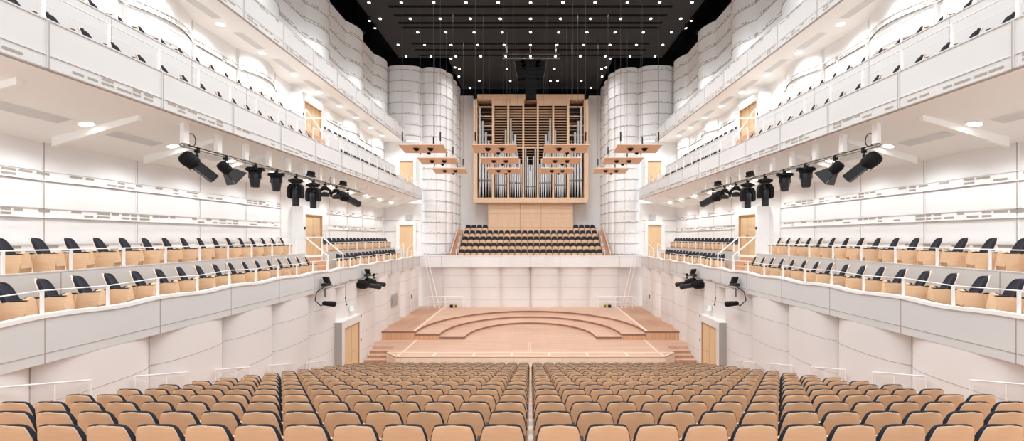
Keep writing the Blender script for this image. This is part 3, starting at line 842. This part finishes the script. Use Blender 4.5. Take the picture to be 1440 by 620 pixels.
def rail(name, label, s, X, Ds, zb, h, wires=(), top=.014, postw=.045):
    t = thing(name, label, 'railing', (0, 0, 0))
    m = MB(s); pts = [(X, d, zb(d) + h) for d in (Ds[0] - .5, *Ds[1:-1], Ds[-1] + .4)]
    m.tube(pts, top, RAIL, 6); m.build('handrail', t)
    for w in wires:
        m = MB(s); m.tube([(X, Ds[0] - .5, zb(Ds[0]) + w), (X, Ds[-1] + .4, zb(Ds[-1]) + w)], .007, RAIL, 5); m.build('wire', t)
    me = MB().box((-postw / 2, -postw / 2, 0), (postw / 2, postw / 2, 1), RAIL).mesh('post')
    for d in Ds:
        o = bpy.data.objects.new('post', me); C.objects.link(o); o.parent = t
        o.location = (s * X, d, zb(d)); o.scale = (1, 1, h)
for s in (-1, 1):
    sd = SIDE[s]
    f = lambda a, n: [a + 1.4 * k for k in range(n)]
    rail('balcony_railing', f'white rail along the rim of the lower {sd} balcony', s, 9.66, f(4.8, 25), lambda d: rimz(d) + .02, .46)
    rail('balcony_railing', f'white rail before the back row of the lower {sd} balcony', s, 10.9, f(6.6, 11), lambda d: 6.14, .48)
    rail('balcony_railing', f'white rail before the stage-side back row of the lower {sd} balcony', s, 10.9, f(24.4, 9), lambda d: 6.14, .48)
    rail('gallery_railing', f'thin white wire rail on the middle {sd} gallery front', s, 9.64, f(6.2, 24), lambda d: 11.22, .56, (.3,))
    rail('gallery_railing', f'white rail before the back row of the middle {sd} gallery', s, 10.92, f(6.4, 11), lambda d: 12.63, .58)
    rail('gallery_railing', f'white rail before the stage-side back row of the middle {sd} gallery', s, 10.92, f(24.4, 9), lambda d: 12.63, .58)
    # stair rails on balcony and gallery
    for z0, z1, where in ((5.05, 5.92, 'lower balcony'), (10.65, 12.15, 'middle gallery')):
        t = thing('stair_railing', f'white sloping stair rail beside the steps of the {sd} {where}', 'railing', (0, 0, 0))
        for d in (22.05, 23.85):
            m = MB(s); m.beam((12.3, d, z1 + 1.0), (10.9, d, z1 + 1.0), .05, .05, RAIL); m.beam((10.9, d, z1 + 1.0), (9.8, d, z0 + .95), .05, .05, RAIL); m.build('handrail', t)
            for x, za, zb_ in ((10.92, z1 - .0, z1 + 1.0), (9.82, z0, z0 + .95), (12.28, z1, z1 + 1.0)):
                m = MB(s); m.beam((x, d, za), (x, d, zb_), .05, .05, RAIL); m.build('post', t)
    # end loops by the far door
    for z, where in ((5.05, 'lower balcony'), (10.65, 'middle gallery')):
        t = thing('door_handrail', f'white sloping handrails before the far door of the {sd} {where}', 'railing', (0, 0, 0))
        for x in (9.95, 10.85):
            m = MB(s); m.tube([(x, 36.9, z), (x, 36.9, z + .95), (x, 38.9, z + 1.35), (x, 38.9, z + .2)], .025, RAIL, 6); m.build('rail_loop', t)

# ------------------------------------------------------------------ doors
def side_portal(s, n):
    sd = SIDE[s]
    t = thing(f'door_{n}', f'oak door in a projecting white portal at the {sd} of the stage steps', 'door', (0, 0, 0)); t['kind'] = 'structure'
    m = MB(s)
    m.box((9.27, 22.4, 2.35), (9.85, 25.05, 2.72), WARMW); m.box((9.27, 22.4, -.4), (9.85, 22.72, 2.36), WARMW); m.box((9.27, 24.72, -.4), (9.85, 25.05, 2.36), WARMW)
    m.box((9.28, 22.395, -.4), (9.84, 22.40, 2.70), PORTG)
    m.build('portal', t)
    m = MB(s); m.box((9.33, 22.72, -.4), (9.40, 24.72, 2.35), DOORW); m.build('leaf', t)
    m = MB(s); m.box((9.29, 22.70, 2.30), (9.33, 24.74, 2.36), DOORE); m.box((9.29, 24.66, -.4), (9.33, 24.73, 2.36), DOORE); m.box((9.325, 23.71, -.4), (9.33, 23.73, 2.3), DOORE); m.build('door_frame', t)
    m = MB(s); m.tube([(9.26, 23.85, .95), (9.26, 24.0, .95)], .02, STEEL, 8); m.tube([(9.26, 23.85, .95), (9.34, 23.85, .95)], .02, STEEL, 8); m.build('handle', t)
    # exit sign above
    e = thing('exit_sign', f'small glowing green-white exit sign above the {sd} stage door', 'sign', (0, 0, 0))
    m = MB(s); m.box((9.42, 24.0, 3.02), (9.62, 24.4, 3.05), RIM); m.box((9.50, 24.0, 3.05), (9.56, 24.4, 3.26), RIM); m.build('housing', e)
    m = MB(s); m.box((9.49, 24.02, 3.07), (9.50, 24.38, 3.25), GREEN); m.build('sign_face', e)
    # two little switches on the portal edge
    for z, nm in ((2.55, 'upper'), (1.25, 'lower')):
        m = MB(s); m.box((9.25, 24.86, z), (9.27, 24.94, z + .13), BLACKG); m.box((9.245, 24.88, z + .03), (9.25, 24.92, z + .07), STEEL)
        tag(m.build('wall_switch'), f'{nm} small dark switch on the {sd} stage portal edge', 'switch')
def balcony_door(s, n, base, z0, where, X=12.35):
    sd = SIDE[s]
    t = thing(f'door_{n}', f'oak double door in a white surround beside the steps of the {sd} {where}', 'door', (0, 0, 0)); t['kind'] = 'structure'
    m = MB(s)
    zt = z0 + 2.28
    m.box((X, 24.75, z0), (13.3, 25.0, zt + .42), WHITE); m.box((X, 27.0, z0), (13.3, 27.55, zt + .42), WHITE); m.box((X, 25.0, zt), (13.3, 27.0, zt + .42), WHITE)
    m.build('surround', t)
    m = MB(s); m.box((X + .08, 25.0, z0), (X + .15, 27.0, zt), DOORW); m.box((X + .075, 25.99, z0), (X + .08, 26.01, zt), DOORE); m.build('leaf', t)
    m = MB(s); m.box((X - .005, 25.0, zt - .06), (X + .08, 27.0, zt), DOORE); m.box((X - .005, 26.93, z0), (X + .08, 27.0, zt), DOORE); m.build('door_frame', t)
    m = MB(s)
    for d in (25.9, 26.1): m.tube([(X + .03, d, z0 + .9), (X + .03, d, z0 + 1.15)], .018, STEEL, 6)
    m.build('handle', t)
    m = MB(s); m.lathe([(.02, 0), (.07, 0), (.07, .05)], BLACKG, 10, Matrix.Translation((X, 24.87, z0 + 1.5)) @ Matrix.Rotation(-PI / 2, 4, 'Y')); m.lathe([(.01, .0), (.03, .0), (.03, .03)], STEEL, 8, Matrix.Translation((X - .04, 24.87, z0 + 1.5)) @ Matrix.Rotation(-PI / 2, 4, 'Y'))
    tag(m.build('wall_button'), f'small dark round button beside the oak double door of the {sd} {where}', 'button')
def end_door(s, n, z0, where):
    sd = SIDE[s]
    t = thing(f'door_{n}', f'oak door with white surround on the end wall of the {sd} {where}', 'door', (0, 0, 0)); t['kind'] = 'structure'
    y = 39.9; zt = z0 + 2.9
    m = MB(s); m.box((10.02, y - .16, z0), (10.25, y, zt + .25), RIM); m.box((11.45, y - .16, z0), (11.75, y, zt + .25), RIM); m.box((10.25, y - .16, zt), (11.45, y, zt + .25), RIM); m.build('surround', t)
    m = MB(s); m.box((10.25, y - .08, z0), (11.45, y - .02, zt), DOORW); m.build('leaf', t)
    m = MB(s); m.box((10.25, y - .12, zt - .07), (11.45, y - .08, zt), DOORE); m.build('door_frame', t)
    m = MB(s); m.tube([(10.4, y - .12, z0 + 1.05), (10.55, y - .12, z0 + 1.05)], .02, STEEL, 6); m.tube([(10.4, y - .12, z0 + 1.05), (10.4, y - .07, z0 + 1.05)], .02, STEEL, 6); m.build('handle', t)
    if z0 < 8:
        m = MB(s); m.box((10.35, y - .12, zt + .5), (10.95, y, zt + .95), GREYP); m.box((10.38, y - .125, zt + .55), (10.92, y - .12, zt + .9), PORTG)
        tag(m.build('wall_sign'), f'grey box sign on the wall above the end door of the {sd} {where}', 'sign')
n = 1
for s in (-1, 1):
    side_portal(s, n); balcony_door(s, n + 1, 0, 5.92, 'lower balcony'); balcony_door(s, n + 2, 0, 12.15, 'middle gallery', 12.4)
    end_door(s, n + 3, 5.06, 'lower balcony'); end_door(s, n + 4, 10.66, 'middle gallery'); n += 5

# ------------------------------------------------------------------ soffit furniture: fins, downlights, flush panels, bar hangers
dl_light = []
def soffz(X): return 10.24 - .2545 * (X - 9.6)
for s in (-1, 1):
    sd = SIDE[s]
    for k in range(13):
        D = 3.3 + 2.8 * k
        nth = ORD[k + 1]
        m = MB(s)
        m.prism([(10.2, soffz(10.2) + .03), (12.45, soffz(12.45) + .03), (12.45, soffz(12.45) - .24), (10.2, soffz(10.2) - .14)], 'y', D + .13, D + .24, SOFF)
        tag(m.build('ceiling_fin'), f'white sloping fin under the middle {sd} gallery, {nth} from the viewer', 'ceiling fin', f'{sd} soffit fins')
        X = 11.3; z = soffz(X)
        t = thing('ceiling_downlight', f'round bright downlight under the middle {sd} gallery, {nth} from the viewer', 'downlight', (s * X, D - .12, z - .01), 0, f'{sd} soffit downlights')
        m = MB(); R = Matrix.Rotation(s * math.atan(.2545), 4, 'Y')
        m.lathe([(.19, .02), (.20, -.015), (.16, -.02), (.155, .0), (.19, .02)][::-1], RIM, 18, R); m.build('trim_ring', t)
        m = MB(); m.lathe([(.01, -.006), (.155, -.006), (.155, .01)], LAMPS, 18, R); m.build('lamp_face', t)
        dl_light.append((s * X, D - .3, z - .34))
        if k < 12:
            m = MB(s); d0 = D + .75; 
            for zz, mm, e in ((-.006, RIM, .03), (-.009, GREYL, 0)):
                xa, xb = 11.3 - e, 11.65 + e
                m.add([(xa, d0 - e, soffz(xa) + zz), (xb, d0 - e, soffz(xb) + zz), (xb, d0 + 1.55 + e, soffz(xb) + zz), (xa, d0 + 1.55 + e, soffz(xa) + zz)], [(0, 1, 2, 3)], mm)
            tag(m.build('ceiling_light_panel'), f'flush grey ceiling panel under the middle {sd} gallery, {nth} from the viewer', 'ceiling panel', f'{sd} soffit panels')
        # upper gallery soffit
        X2 = 12.2
        m = MB(); m.lathe([(.01, 15.266), (.13, 15.266), (.16, 15.27), (.165, 15.285)], LAMPS, 14, Matrix.Translation((s * X2, D + .6, 0)))
        tag(m.build('ceiling_downlight'), f'round bright downlight under the uppermost {sd} gallery, {nth} from the viewer', 'downlight', f'{sd} upper soffit downlights')
        if k < 12:
            m = MB(s); m.box((11.8, D + 1.3, 15.268), (12.15, D + 2.9, 15.281), GREYL); m.box((11.77, D + 1.27, 15.274), (12.18, D + 2.93, 15.2805), RIM)
            tag(m.build('ceiling_light_panel'), f'flush grey ceiling panel under the uppermost {sd} gallery, {nth} from the viewer', 'ceiling panel', f'{sd} upper soffit panels')

# ------------------------------------------------------------------ stage lighting bars
def R3(d, up=(0, 0, 1)):
    d = Vector(d).normalized(); return d.to_track_quat('Z', 'Y').to_matrix().to_4x4()
def clampmb(s, p):
    m = MB(s); p = Vector(p)
    m.box(p + Vector((-.05, -.05, -.10)), p + Vector((.05, .05, .06)), BLACK); m.tube([p + Vector((0, 0, -.22)), p + Vector((0, 0, -.08))], .02, BLACK, 6); return m
def profile_spot(s, p, d, L, r, label, box=True):
    """long profile spotlight hung from p on the bar, pointing along d"""
    t = thing('profile_spotlight', label, 'stage spotlight')
    p = Vector(p); d = Vector(d).normalized(); c = p + Vector((0, 0, -.30 - r * 1.1))
    clampmb(s, p).build('clamp', t)
    side = d.cross(Vector((0, 0, 1))).normalized()
    m = MB(s)
    for k in (-1, 1): m.beam(p + Vector((0, 0, -.18)) + side * (k * .03), c + side * (k * (r + .03)), .05, .025, BLACK)
    m.beam(p + Vector((0, 0, -.19)) - side * .1, p + Vector((0, 0, -.19)) + side * .1, .04, .04, BLACK); m.build('yoke', t)
    m = MB(s)
    m.lathe([(.08, -.52 * L), (r * .95, -.49 * L), (r * 1.25, -.40 * L), (r * 1.32, -.24 * L), (r * 1.2, -.08 * L), (r * .85, 0)], BLACK, 16, Matrix.Translation(c) @ R3(d)); m.build('lamp_housing', t)
    m = MB(s)
    if box: m.beam(c - d * .02, c + d * (.62 * L), r * 1.5, r * 1.5, BLACKG); m.beam(c + d * (.1 * L) + Vector((0, 0, r * .76)), c + d * (.55 * L) + Vector((0, 0, r * .76)), r * .4, .01, STEEL)
    else: m.tube([c, c + d * (.5 * L), c + d * (.62 * L)], [r * .7, r * .7, r * .85], BLACKG, 14)
    m.build('lens_barrel', t)
    m = MB(s); q = c - d * (.5 * L); m.tube([q, q + Vector((0, 0, -.18)) + d * .1, q + Vector((.05, .1, -.3)) + d * .25, q + Vector((0, .05, -.15)) + d * .4, c + d * .05], .01, BLACK, 5); m.build('safety_cable', t)
def fresnel(s, p, d, label):
    t = thing('fresnel_spotlight', label, 'stage spotlight')
    p = Vector(p); d = Vector(d).normalized(); c = p + Vector((0, 0, -.38))
    clampmb(s, p).build('clamp', t); side = d.cross(Vector((0, 0, 1))).normalized(); up = side.cross(d)
    m = MB(s)
    for k in (-1, 1): m.beam(p + Vector((0, 0, -.14)) + side * (k * .17), c + side * (k * .17), .03, .02, BLACK)
    m.beam(p + Vector((0, 0, -.14)) - side * .18, p + Vector((0, 0, -.14)) + side * .18, .03, .03, BLACK); m.build('yoke', t)
    m = MB(s); m.lathe([(.06, -.24), (.13, -.22), (.165, -.12), (.165, .10), (.15, .14), (.15, .10), (.02, .09)], BLACK, 16, Matrix.Translation(c) @ R3(d)); m.build('lamp_housing', t)
    for a, b in ((side, up), (-side, up), (up, side), (-up, side)):
        m = MB(s); e0 = c + d * .13 + a * .15; e1 = c + d * .46 + a * .27
        w = .14 if abs(a.dot(side)) > .5 else .12
        w2 = .265
        vs = [e0 - b * w, e0 + b * w, e1 + b * w2, e1 - b * w2]; off = a * .012
        m.add([*vs, *[v + off for v in vs]], [(0, 1, 2, 3), (7, 6, 5, 4), (0, 4, 5, 1), (1, 5, 6, 2), (2, 6, 7, 3), (3, 7, 4, 0)], BLACKG); m.build('barn_door', t)
def moving_head(s, p, kind, label, k=1.0):
    t = thing('hanging_moving_head_light', label, 'stage spotlight')
    p = Vector(p); c = p + Vector((0, 0, -.1))
    clampmb(s, p).build('clamp', t)
    T = Matrix.Translation
    if kind == 'wash':
        m = MB(s); m.beam(c + Vector((-.03, -.32 * k, -.06)), c + Vector((-.03, .32 * k, -.06)), .30, .09, BLACK); m.box(c + Vector((-.16, -.16, -.18)), c + Vector((.16, .16, -.04)), BLACK); m.beam(c + Vector((-.3, 0, -.06)), c + Vector((.3, 0, -.06)), .14, .1, BLACK); m.build('base', t)
        m = MB(s); m.lathe([(.12 * k, -.78 * k), (.15 * k, -.76 * k), (.19 * k, -.52 * k), (.205 * k, -.30 * k), (.16 * k, -.17)], BLACKG, 16, T(c)); m.build('lamp_head', t)
        m = MB(s)
        for a in (-1, 1): m.beam(c + Vector((a * .18 * k, 0, -.15)), c + Vector((a * .19 * k, 0, -.42 * k)), .05, .14, BLACK)
        m.build('yoke', t)
    elif kind == 'spot':
        m = MB(s); m.lathe([(.22 * k, -.22), (.26 * k, -.17), (.24 * k, -.06), (.12, -.02)], BLACK, 16, T(c)); m.beam(c + Vector((-.3 * k, 0, -.12)), c + Vector((.3 * k, 0, -.12)), .2, .1, BLACK); m.build('base', t)
        m = MB(s)
        for a in (-1, 1):
            m.prism([(a * .05, -.24), (a * .24 * k, -.27), (a * .33 * k, -.42), (a * .34 * k, -.85 * k), (a * .27 * k, -.95 * k), (a * .19 * k, -.92 * k), (a * .19 * k, -.5), (a * .05, -.36)][::a], 'y', -.13, .13, BLACK)
        m.v = [(v[0] + c.x * s, v[1] + c.y, v[2] + c.z) for v in m.v]; m.build('yoke', t)
        m = MB(s); m.lathe([(.12 * k, -1.30 * k), (.15 * k, -1.29 * k), (.15 * k, -.95 * k), (.18 * k, -.88 * k), (.18 * k, -.60 * k), (.12 * k, -.5 * k), (.03, -.44 * k)], BLACKG, 16, T(c)); m.build('lamp_head', t)
    else:
        m = MB(s); m.lathe([(.16 * k, -.18), (.17 * k, -.10), (.1, -.04)], BLACK, 14, T(c)); m.build('base', t)
        m = MB(s)
        pts = [(math.sin(a) * .27 * k, 0, -.36 * k - math.cos(a) * -.20 * k) for a in [(-1 + 2 * i / 12) * 2.0 for i in range(13)]]
        m.tube([c + Vector(q) for q in pts], .065 * k, BLACK, 8); m.build('yoke', t)
        m = MB(s); m.lathe([(.19 * k, -.13 * k), (.21 * k, -.1 * k), (.2 * k, .02), (.12 * k, .08 * k), (.03, .1 * k)], BLACKG, 14, T(c + Vector((0, 0, -.42 * k)))); m.build('lamp_head', t)
def Pz(px, X, s=-1):        # depth where a point of the bar at lateral X shows at pixel px on the left side
    return X * F / (VX - px)
for s in (-1, 1):
    sd = SIDE[s]; BX = 9.92; BZ = 9.52
    t = thing('ceiling_lighting_bar', f'long steel lighting bar hung below the middle {sd} gallery', 'lighting bar')
    m = MB(s); m.tube([(BX, 12.9, BZ), (BX, 27.0, BZ)], .035, STEEL, 8); m.build('bar', t)
    m = MB(s); m.tube([(BX + .05, 13.0, BZ + .06), (BX + .05, 17, BZ + .05), (BX + .05, 26.5, BZ + .06)], .025, BLACKG, 6); m.build('cable_loom', t)
    for k in range(10):
        D = 13.05 + 1.4 * k
        m = MB(s); m.box((BX - .06, D - .10, BZ + .08), (BX + .06, D + .10, soffz(BX) + .05), SOFF); m.box((BX - .05, D - .05, BZ - .04), (BX + .05, D + .05, BZ + .08), STEEL); m.build('hanger', t)
    pos = lambda px: Vector((BX, Pz(px, BX), BZ))
    lab = lambda a: f'{a} on the {sd} bar under the middle gallery'
    profile_spot(s, pos(277), (-.50, .60, -.62), .92, .17, lab('large profile spotlight with long square barrel'))
    fresnel(s, pos(317), (-.45, .75, -.75), lab('black fresnel with four barn doors'))
    moving_head(s, pos(358.5), 'wash', lab('tapering moving head nearer the barn doors'), .92)
    moving_head(s, pos(388.5), 'wash', lab('second tapering moving head past the barn doors'), .92)
    moving_head(s, pos(416), 'spot', lab('large two-armed moving head nearer the viewer'), .92)
    moving_head(s, pos(440.5), 'spot', lab('second large two-armed moving head'), .92)
    moving_head(s, pos(457), 'small', lab('small round moving head beside the large ones'), 1.0)
    moving_head(s, pos(473), 'small', lab('second small round moving head'), 1.0)
    profile_spot(s, pos(489), (-.5, .75, -.35), 1.25, .19, lab('last black profile spotlight at the stage end'))
    for px, nm in ((434, 'first'), (480.5, 'second')):
        m = MB(s); c = pos(px) + Vector((-.07, 0, .17))
        for k in range(4): m.beam(c + Vector((-.02, -.27 + .16 * k, -.02)), c + Vector((.0, -.20 + .16 * k, .16)), .16, .055, BLACK, (0, 1, 0))
        m.box(c + Vector((-.08, -.35, -.06)), c + Vector((.08, .35, 0)), BLACKG)
        tag(m.build('rail_mounted_dimmer_pack'), f'{nm} black finned control unit on top of the {sd} lighting bar', 'control unit')
    for px, hh in ((268, .55), (346, .35), (466, .5)):
        m = MB(s); c = pos(px); m.tube([c + Vector((0, -.05, .04))] + [c + Vector((.06, .12 + .16 * math.sin(a), .06 + hh * .35 * (1 - math.cos(a)))) for a in [.5 * i for i in range(1, 13)]], .013, BLACK, 5)
        tag(m.build('hanging_cable_loop'), f'black cable loop on the {sd} lighting bar, {dict(((268,"at its near end"),(346,"beside the first moving head"),(466,"above the small moving heads")))[px]}', 'cable')
    # lower bar on the balcony front near the stage door
    BX2 = 9.30; y0, y1 = 20.4, 27.6; z2 = 4.72
    t = thing('wall_lighting_bar', f'short steel bar fixed before the lower {sd} balcony front', 'lighting bar')
    m = MB(s); m.tube([(BX2, y0, z2 - .15), (BX2, y1, z2)], .03, STEEL, 8); m.build('bar', t)
    for d in (21.4, 24.1, 26.9):
        m = MB(s); m.beam((BX2, d, z2 - .07), (9.6, d, z2 - .07), .06, .06, STEEL); m.build('bracket', t)
    m = MB(s); m.tube([(BX2, 22.9, z2 - .1), (BX2, 22.9, z2 - .85)], .02, STEEL, 6); m.tube([(BX2, 22.85, z2 - .8), (BX2 - .05, 22.85, z2 - 1.15), (BX2, 22.95, z2 - 1.25), (BX2, 23.1, z2 - 1.2)], .022, BLACKG, 6); m.build('hook', t)
    for D, nm in ((20.75, 'nearer'), (26.0, 'farther')):
        m = MB(s); c = Vector((BX2, D, z2 + .12))
        for k in range(3): m.beam(c + Vector((-.16 + .13 * k, -.1 + .1 * k, 0)), c + Vector((-.08 + .13 * k, -.06 + .1 * k, .26)), .05, .22, BLACK, (0, 1, 0))
        m.box(c + Vector((-.09, -.32, -.14)), c + Vector((.09, .32, 0)), BLACKG)
        tag(m.build('wall_dimmer_pack'), f'{nm} black finned control unit on the short bar of the lower {sd} balcony', 'control unit')
    profile_spot(s, (BX2, 25.9, z2), (-.45, .8, -.2), 1.5, .2, f'larger black spotlight on the short bar of the lower {sd} balcony', False)
    profile_spot(s, (BX2 - .05, 26.9, z2), (-.4, .85, -.22), 1.4, .17, f'second black spotlight at the stage end of the short {sd} bar', False)
    t = thing('wall_followspot_stand', f'black lamp with looped cables on the near end of the short {sd} bar', 'stage spotlight')
    m = MB(s); m.tube([(BX2, 20.6, z2 - .1), (BX2, 20.6, z2 - .5)], .025, BLACKG, 6); m.build('stem', t)
    m = MB(s); m.tube([(BX2, 20.5, z2 - .78), (BX2 - .15, 21.2, z2 - .92)], [.10, .13], BLACK, 12); m.build('lamp_head', t)
    m = MB(s); m.tube([(BX2, 20.5, z2 - .05), (BX2 + .05, 19.9, z2 - .2), (BX2 + .05, 19.75, z2 - .55), (BX2, 20.2, z2 - .85), (BX2, 20.6, z2 - .8)], .022, BLACK, 6); m.build('cable_loop', t)

# ------------------------------------------------------------------ small things on stage and walls
for s in (-1, 1):
    sd = SIDE[s]
    t = thing('stage_rail', f'low white tubular rail at the back {sd} of the stage', 'railing', (0, 0, 0))
    for z in (1.84, 1.36):
        m = MB(s); m.tube([(9.0, 38.6, z - .18), (8.75, 39.0, z), (5.8, 39.1, z), (5.55, 39.1, z + (.25 if z > 1.5 else .2))], .03, RAIL, 6); m.build('rail_tube', t)
    for x in (8.75, 7.3, 5.8):
        m = MB(s); m.tube([(x, 39.05, .846), (x, 39.05, 1.84)], .025, RAIL, 6); m.build('post', t)
    for x, c, nm in ((6.85, BLACK, 'black'), (6.5, YELL, 'yellow')):
        m = MB(s); m.box((x - .12, 39.3, .846), (x + .12, 39.52, 1.08), c if c is YELL else BLACKG); m.box((x - .1, 39.28, .9), (x, 39.3, 1.04), BLACK); m.box((x - .08, 39.32, 1.08), (x + .08, 39.5, 1.1), STEEL)
        tag(m.build('power_socket_box'), f'small {nm} socket box on the stage behind the {sd} rail', 'socket box')
    # diagonal white struts between balcony corner and stage
    for k, (a, b, nm) in enumerate(((P(746 - 149, 345, 38.9), P(746 - 128, 425, 39.2), 'inner'), (P(746 - 153, 345, 39.0), P(746 - 134, 428, 39.3), 'outer'))):
        m = MB(); 
        a = Vector((abs(a.x) * s, a.y, a.z)); b = Vector((abs(b.x) * s, b.y, .85))
        m.tube([a, b + Vector((0, 0, .02))], .035, RAIL, 8); m.beam(b + Vector((-.1, 0, .015)), b + Vector((.1, 0, .015)), .2, .03, RAIL)
        tag(m.build('hanging_strut'), f'{nm} slim white diagonal strut at the {sd} back corner of the stage', 'strut')
    m = MB(s); m.box((9.57, 31.6, 2.05), (9.60, 32.9, 2.95), GREYP); m.box((9.565, 31.65, 2.1), (9.57, 32.85, 2.9), PORTG)
    if s < 0: tag(m.build('wall_panel'), 'flat grey square plate on the wall left of the stage', 'wall plate')
    m = MB(s); m.box((9.56, 36.6, 2.0), (9.6, 36.75, 2.3), BLACKG); m.box((9.55, 36.62, 2.05), (9.56, 36.73, 2.15), STEEL)
    tag(m.build('wall_call_box'), f'small dark wall unit at the {sd} back of the stage', 'wall unit')
    # handrails along the side aisles
    for k in range(5):
        D = J0 + JS * k
        n0 = (D - 4.99 + .3)
        z = lambda d: 4.852 - .2345 * (d - 4.99) - .975 + 1.08
        t = thing('aisle_handrail', f'white handrail and clear guard in a wall niche, {sd} aisle, {ORD[k + 1]} from the viewer', 'handrail', (0, 0, 0))
        m = MB(s); m.tube([(9.52, D - .85, z(D - .85)), (9.52, D + .85, z(D + .85))], .022, RAIL, 6); m.build('handrail', t)
        m = MB(s); m.prism([(D - .8, z(D) - 1.4), (D + .8, z(D) - 1.4), (D + .8, z(D + .8) - .08), (D - .8, z(D - .8) - .08)], 'x', 9.515, 9.525, GLASS); m.build('guard_panel', t)
        for d in (D - .85, D + .85, D + .1):
            m = MB(s); m.tube([(9.52, d, z(d) - 1.15), (9.52, d, z(d))], .018, RAIL, 6); m.build('post', t)

# ------------------------------------------------------------------ lights
def spot(loc, power, ang=150, blend=.6, rad=.15, aim=(0, 0, -1), col=(.95, .975, 1)):
    l = bpy.data.lights.new('house_spot', 'SPOT'); l.energy = power; l.spot_size = math.radians(ang); l.spot_blend = blend; l.shadow_soft_size = rad; l.color = col
    o = bpy.data.objects.new('house_spot', l); C.objects.link(o); o.location = loc
    o.rotation_euler = Vector(aim).to_track_quat('-Z', 'Y').to_euler()
for D in (3.5, 8, 12.5, 17, 21.5, 26, 30.7, 35):
    for x in (-5.6, -2.8, 0, 2.8, 5.6): spot((x, D, 22.1), 600 if D > 20 else 430)
for x in (-5, 0, 5): spot((x, 40.5, 22.1), 420)
for x, y, z in dl_light: spot((x, y, z), 118, 160, .5, .12, col=(.93, .97, 1))
for s in (-1, 1):
    for k in range(13): spot((s * 12.2, 3.9 + 2.8 * k, 15.2), 110, 160, .5, .12, col=(.93, .97, 1))
    for D in (8, 14, 20, 26, 32, 37): spot((s * 12.0, D, 17.2), 45, 160, .6, .2, (s * .25, 0, 1))
    spot((s * 10.9, 38.9, 9.3), 45, 150, .6, .1); spot((s * 10.9, 38.9, 14.9), 30, 150, .6, .1)
w = bpy.data.worlds.new('World'); bpy.context.scene.world = w; w.use_nodes = True
w.node_tree.nodes['Background'].inputs[0].default_value = (.92, .965, 1, 1); w.node_tree.nodes['Background'].inputs[1].default_value = 1.42  # added soft frontal fill, entering through the open back of the hall

# ------------------------------------------------------------------ camera
cam = bpy.data.cameras.new('camera'); co = bpy.data.objects.new('camera', cam); C.objects.link(co)
cam.sensor_width = 36; cam.lens = 36 * F / 1440; cam.shift_x = -(VX - 720) / 1440; cam.shift_y = (VY - 310) / 1440
cam.clip_start = .05; cam.clip_end = 200
co.location = (0, 0, H); co.rotation_euler = (PI / 2, 0, 0)
sc = bpy.context.scene; sc.camera = co
sc.view_settings.view_transform = 'Standard'; sc.view_settings.look = 'None'; sc.view_settings.gamma = 1
sc.view_settings.use_curve_mapping = False; sc.view_settings.exposure = 0.12
sc.cycles.max_bounces = 8; sc.cycles.diffuse_bounces = 6; sc.cycles.sample_clamp_indirect = 6
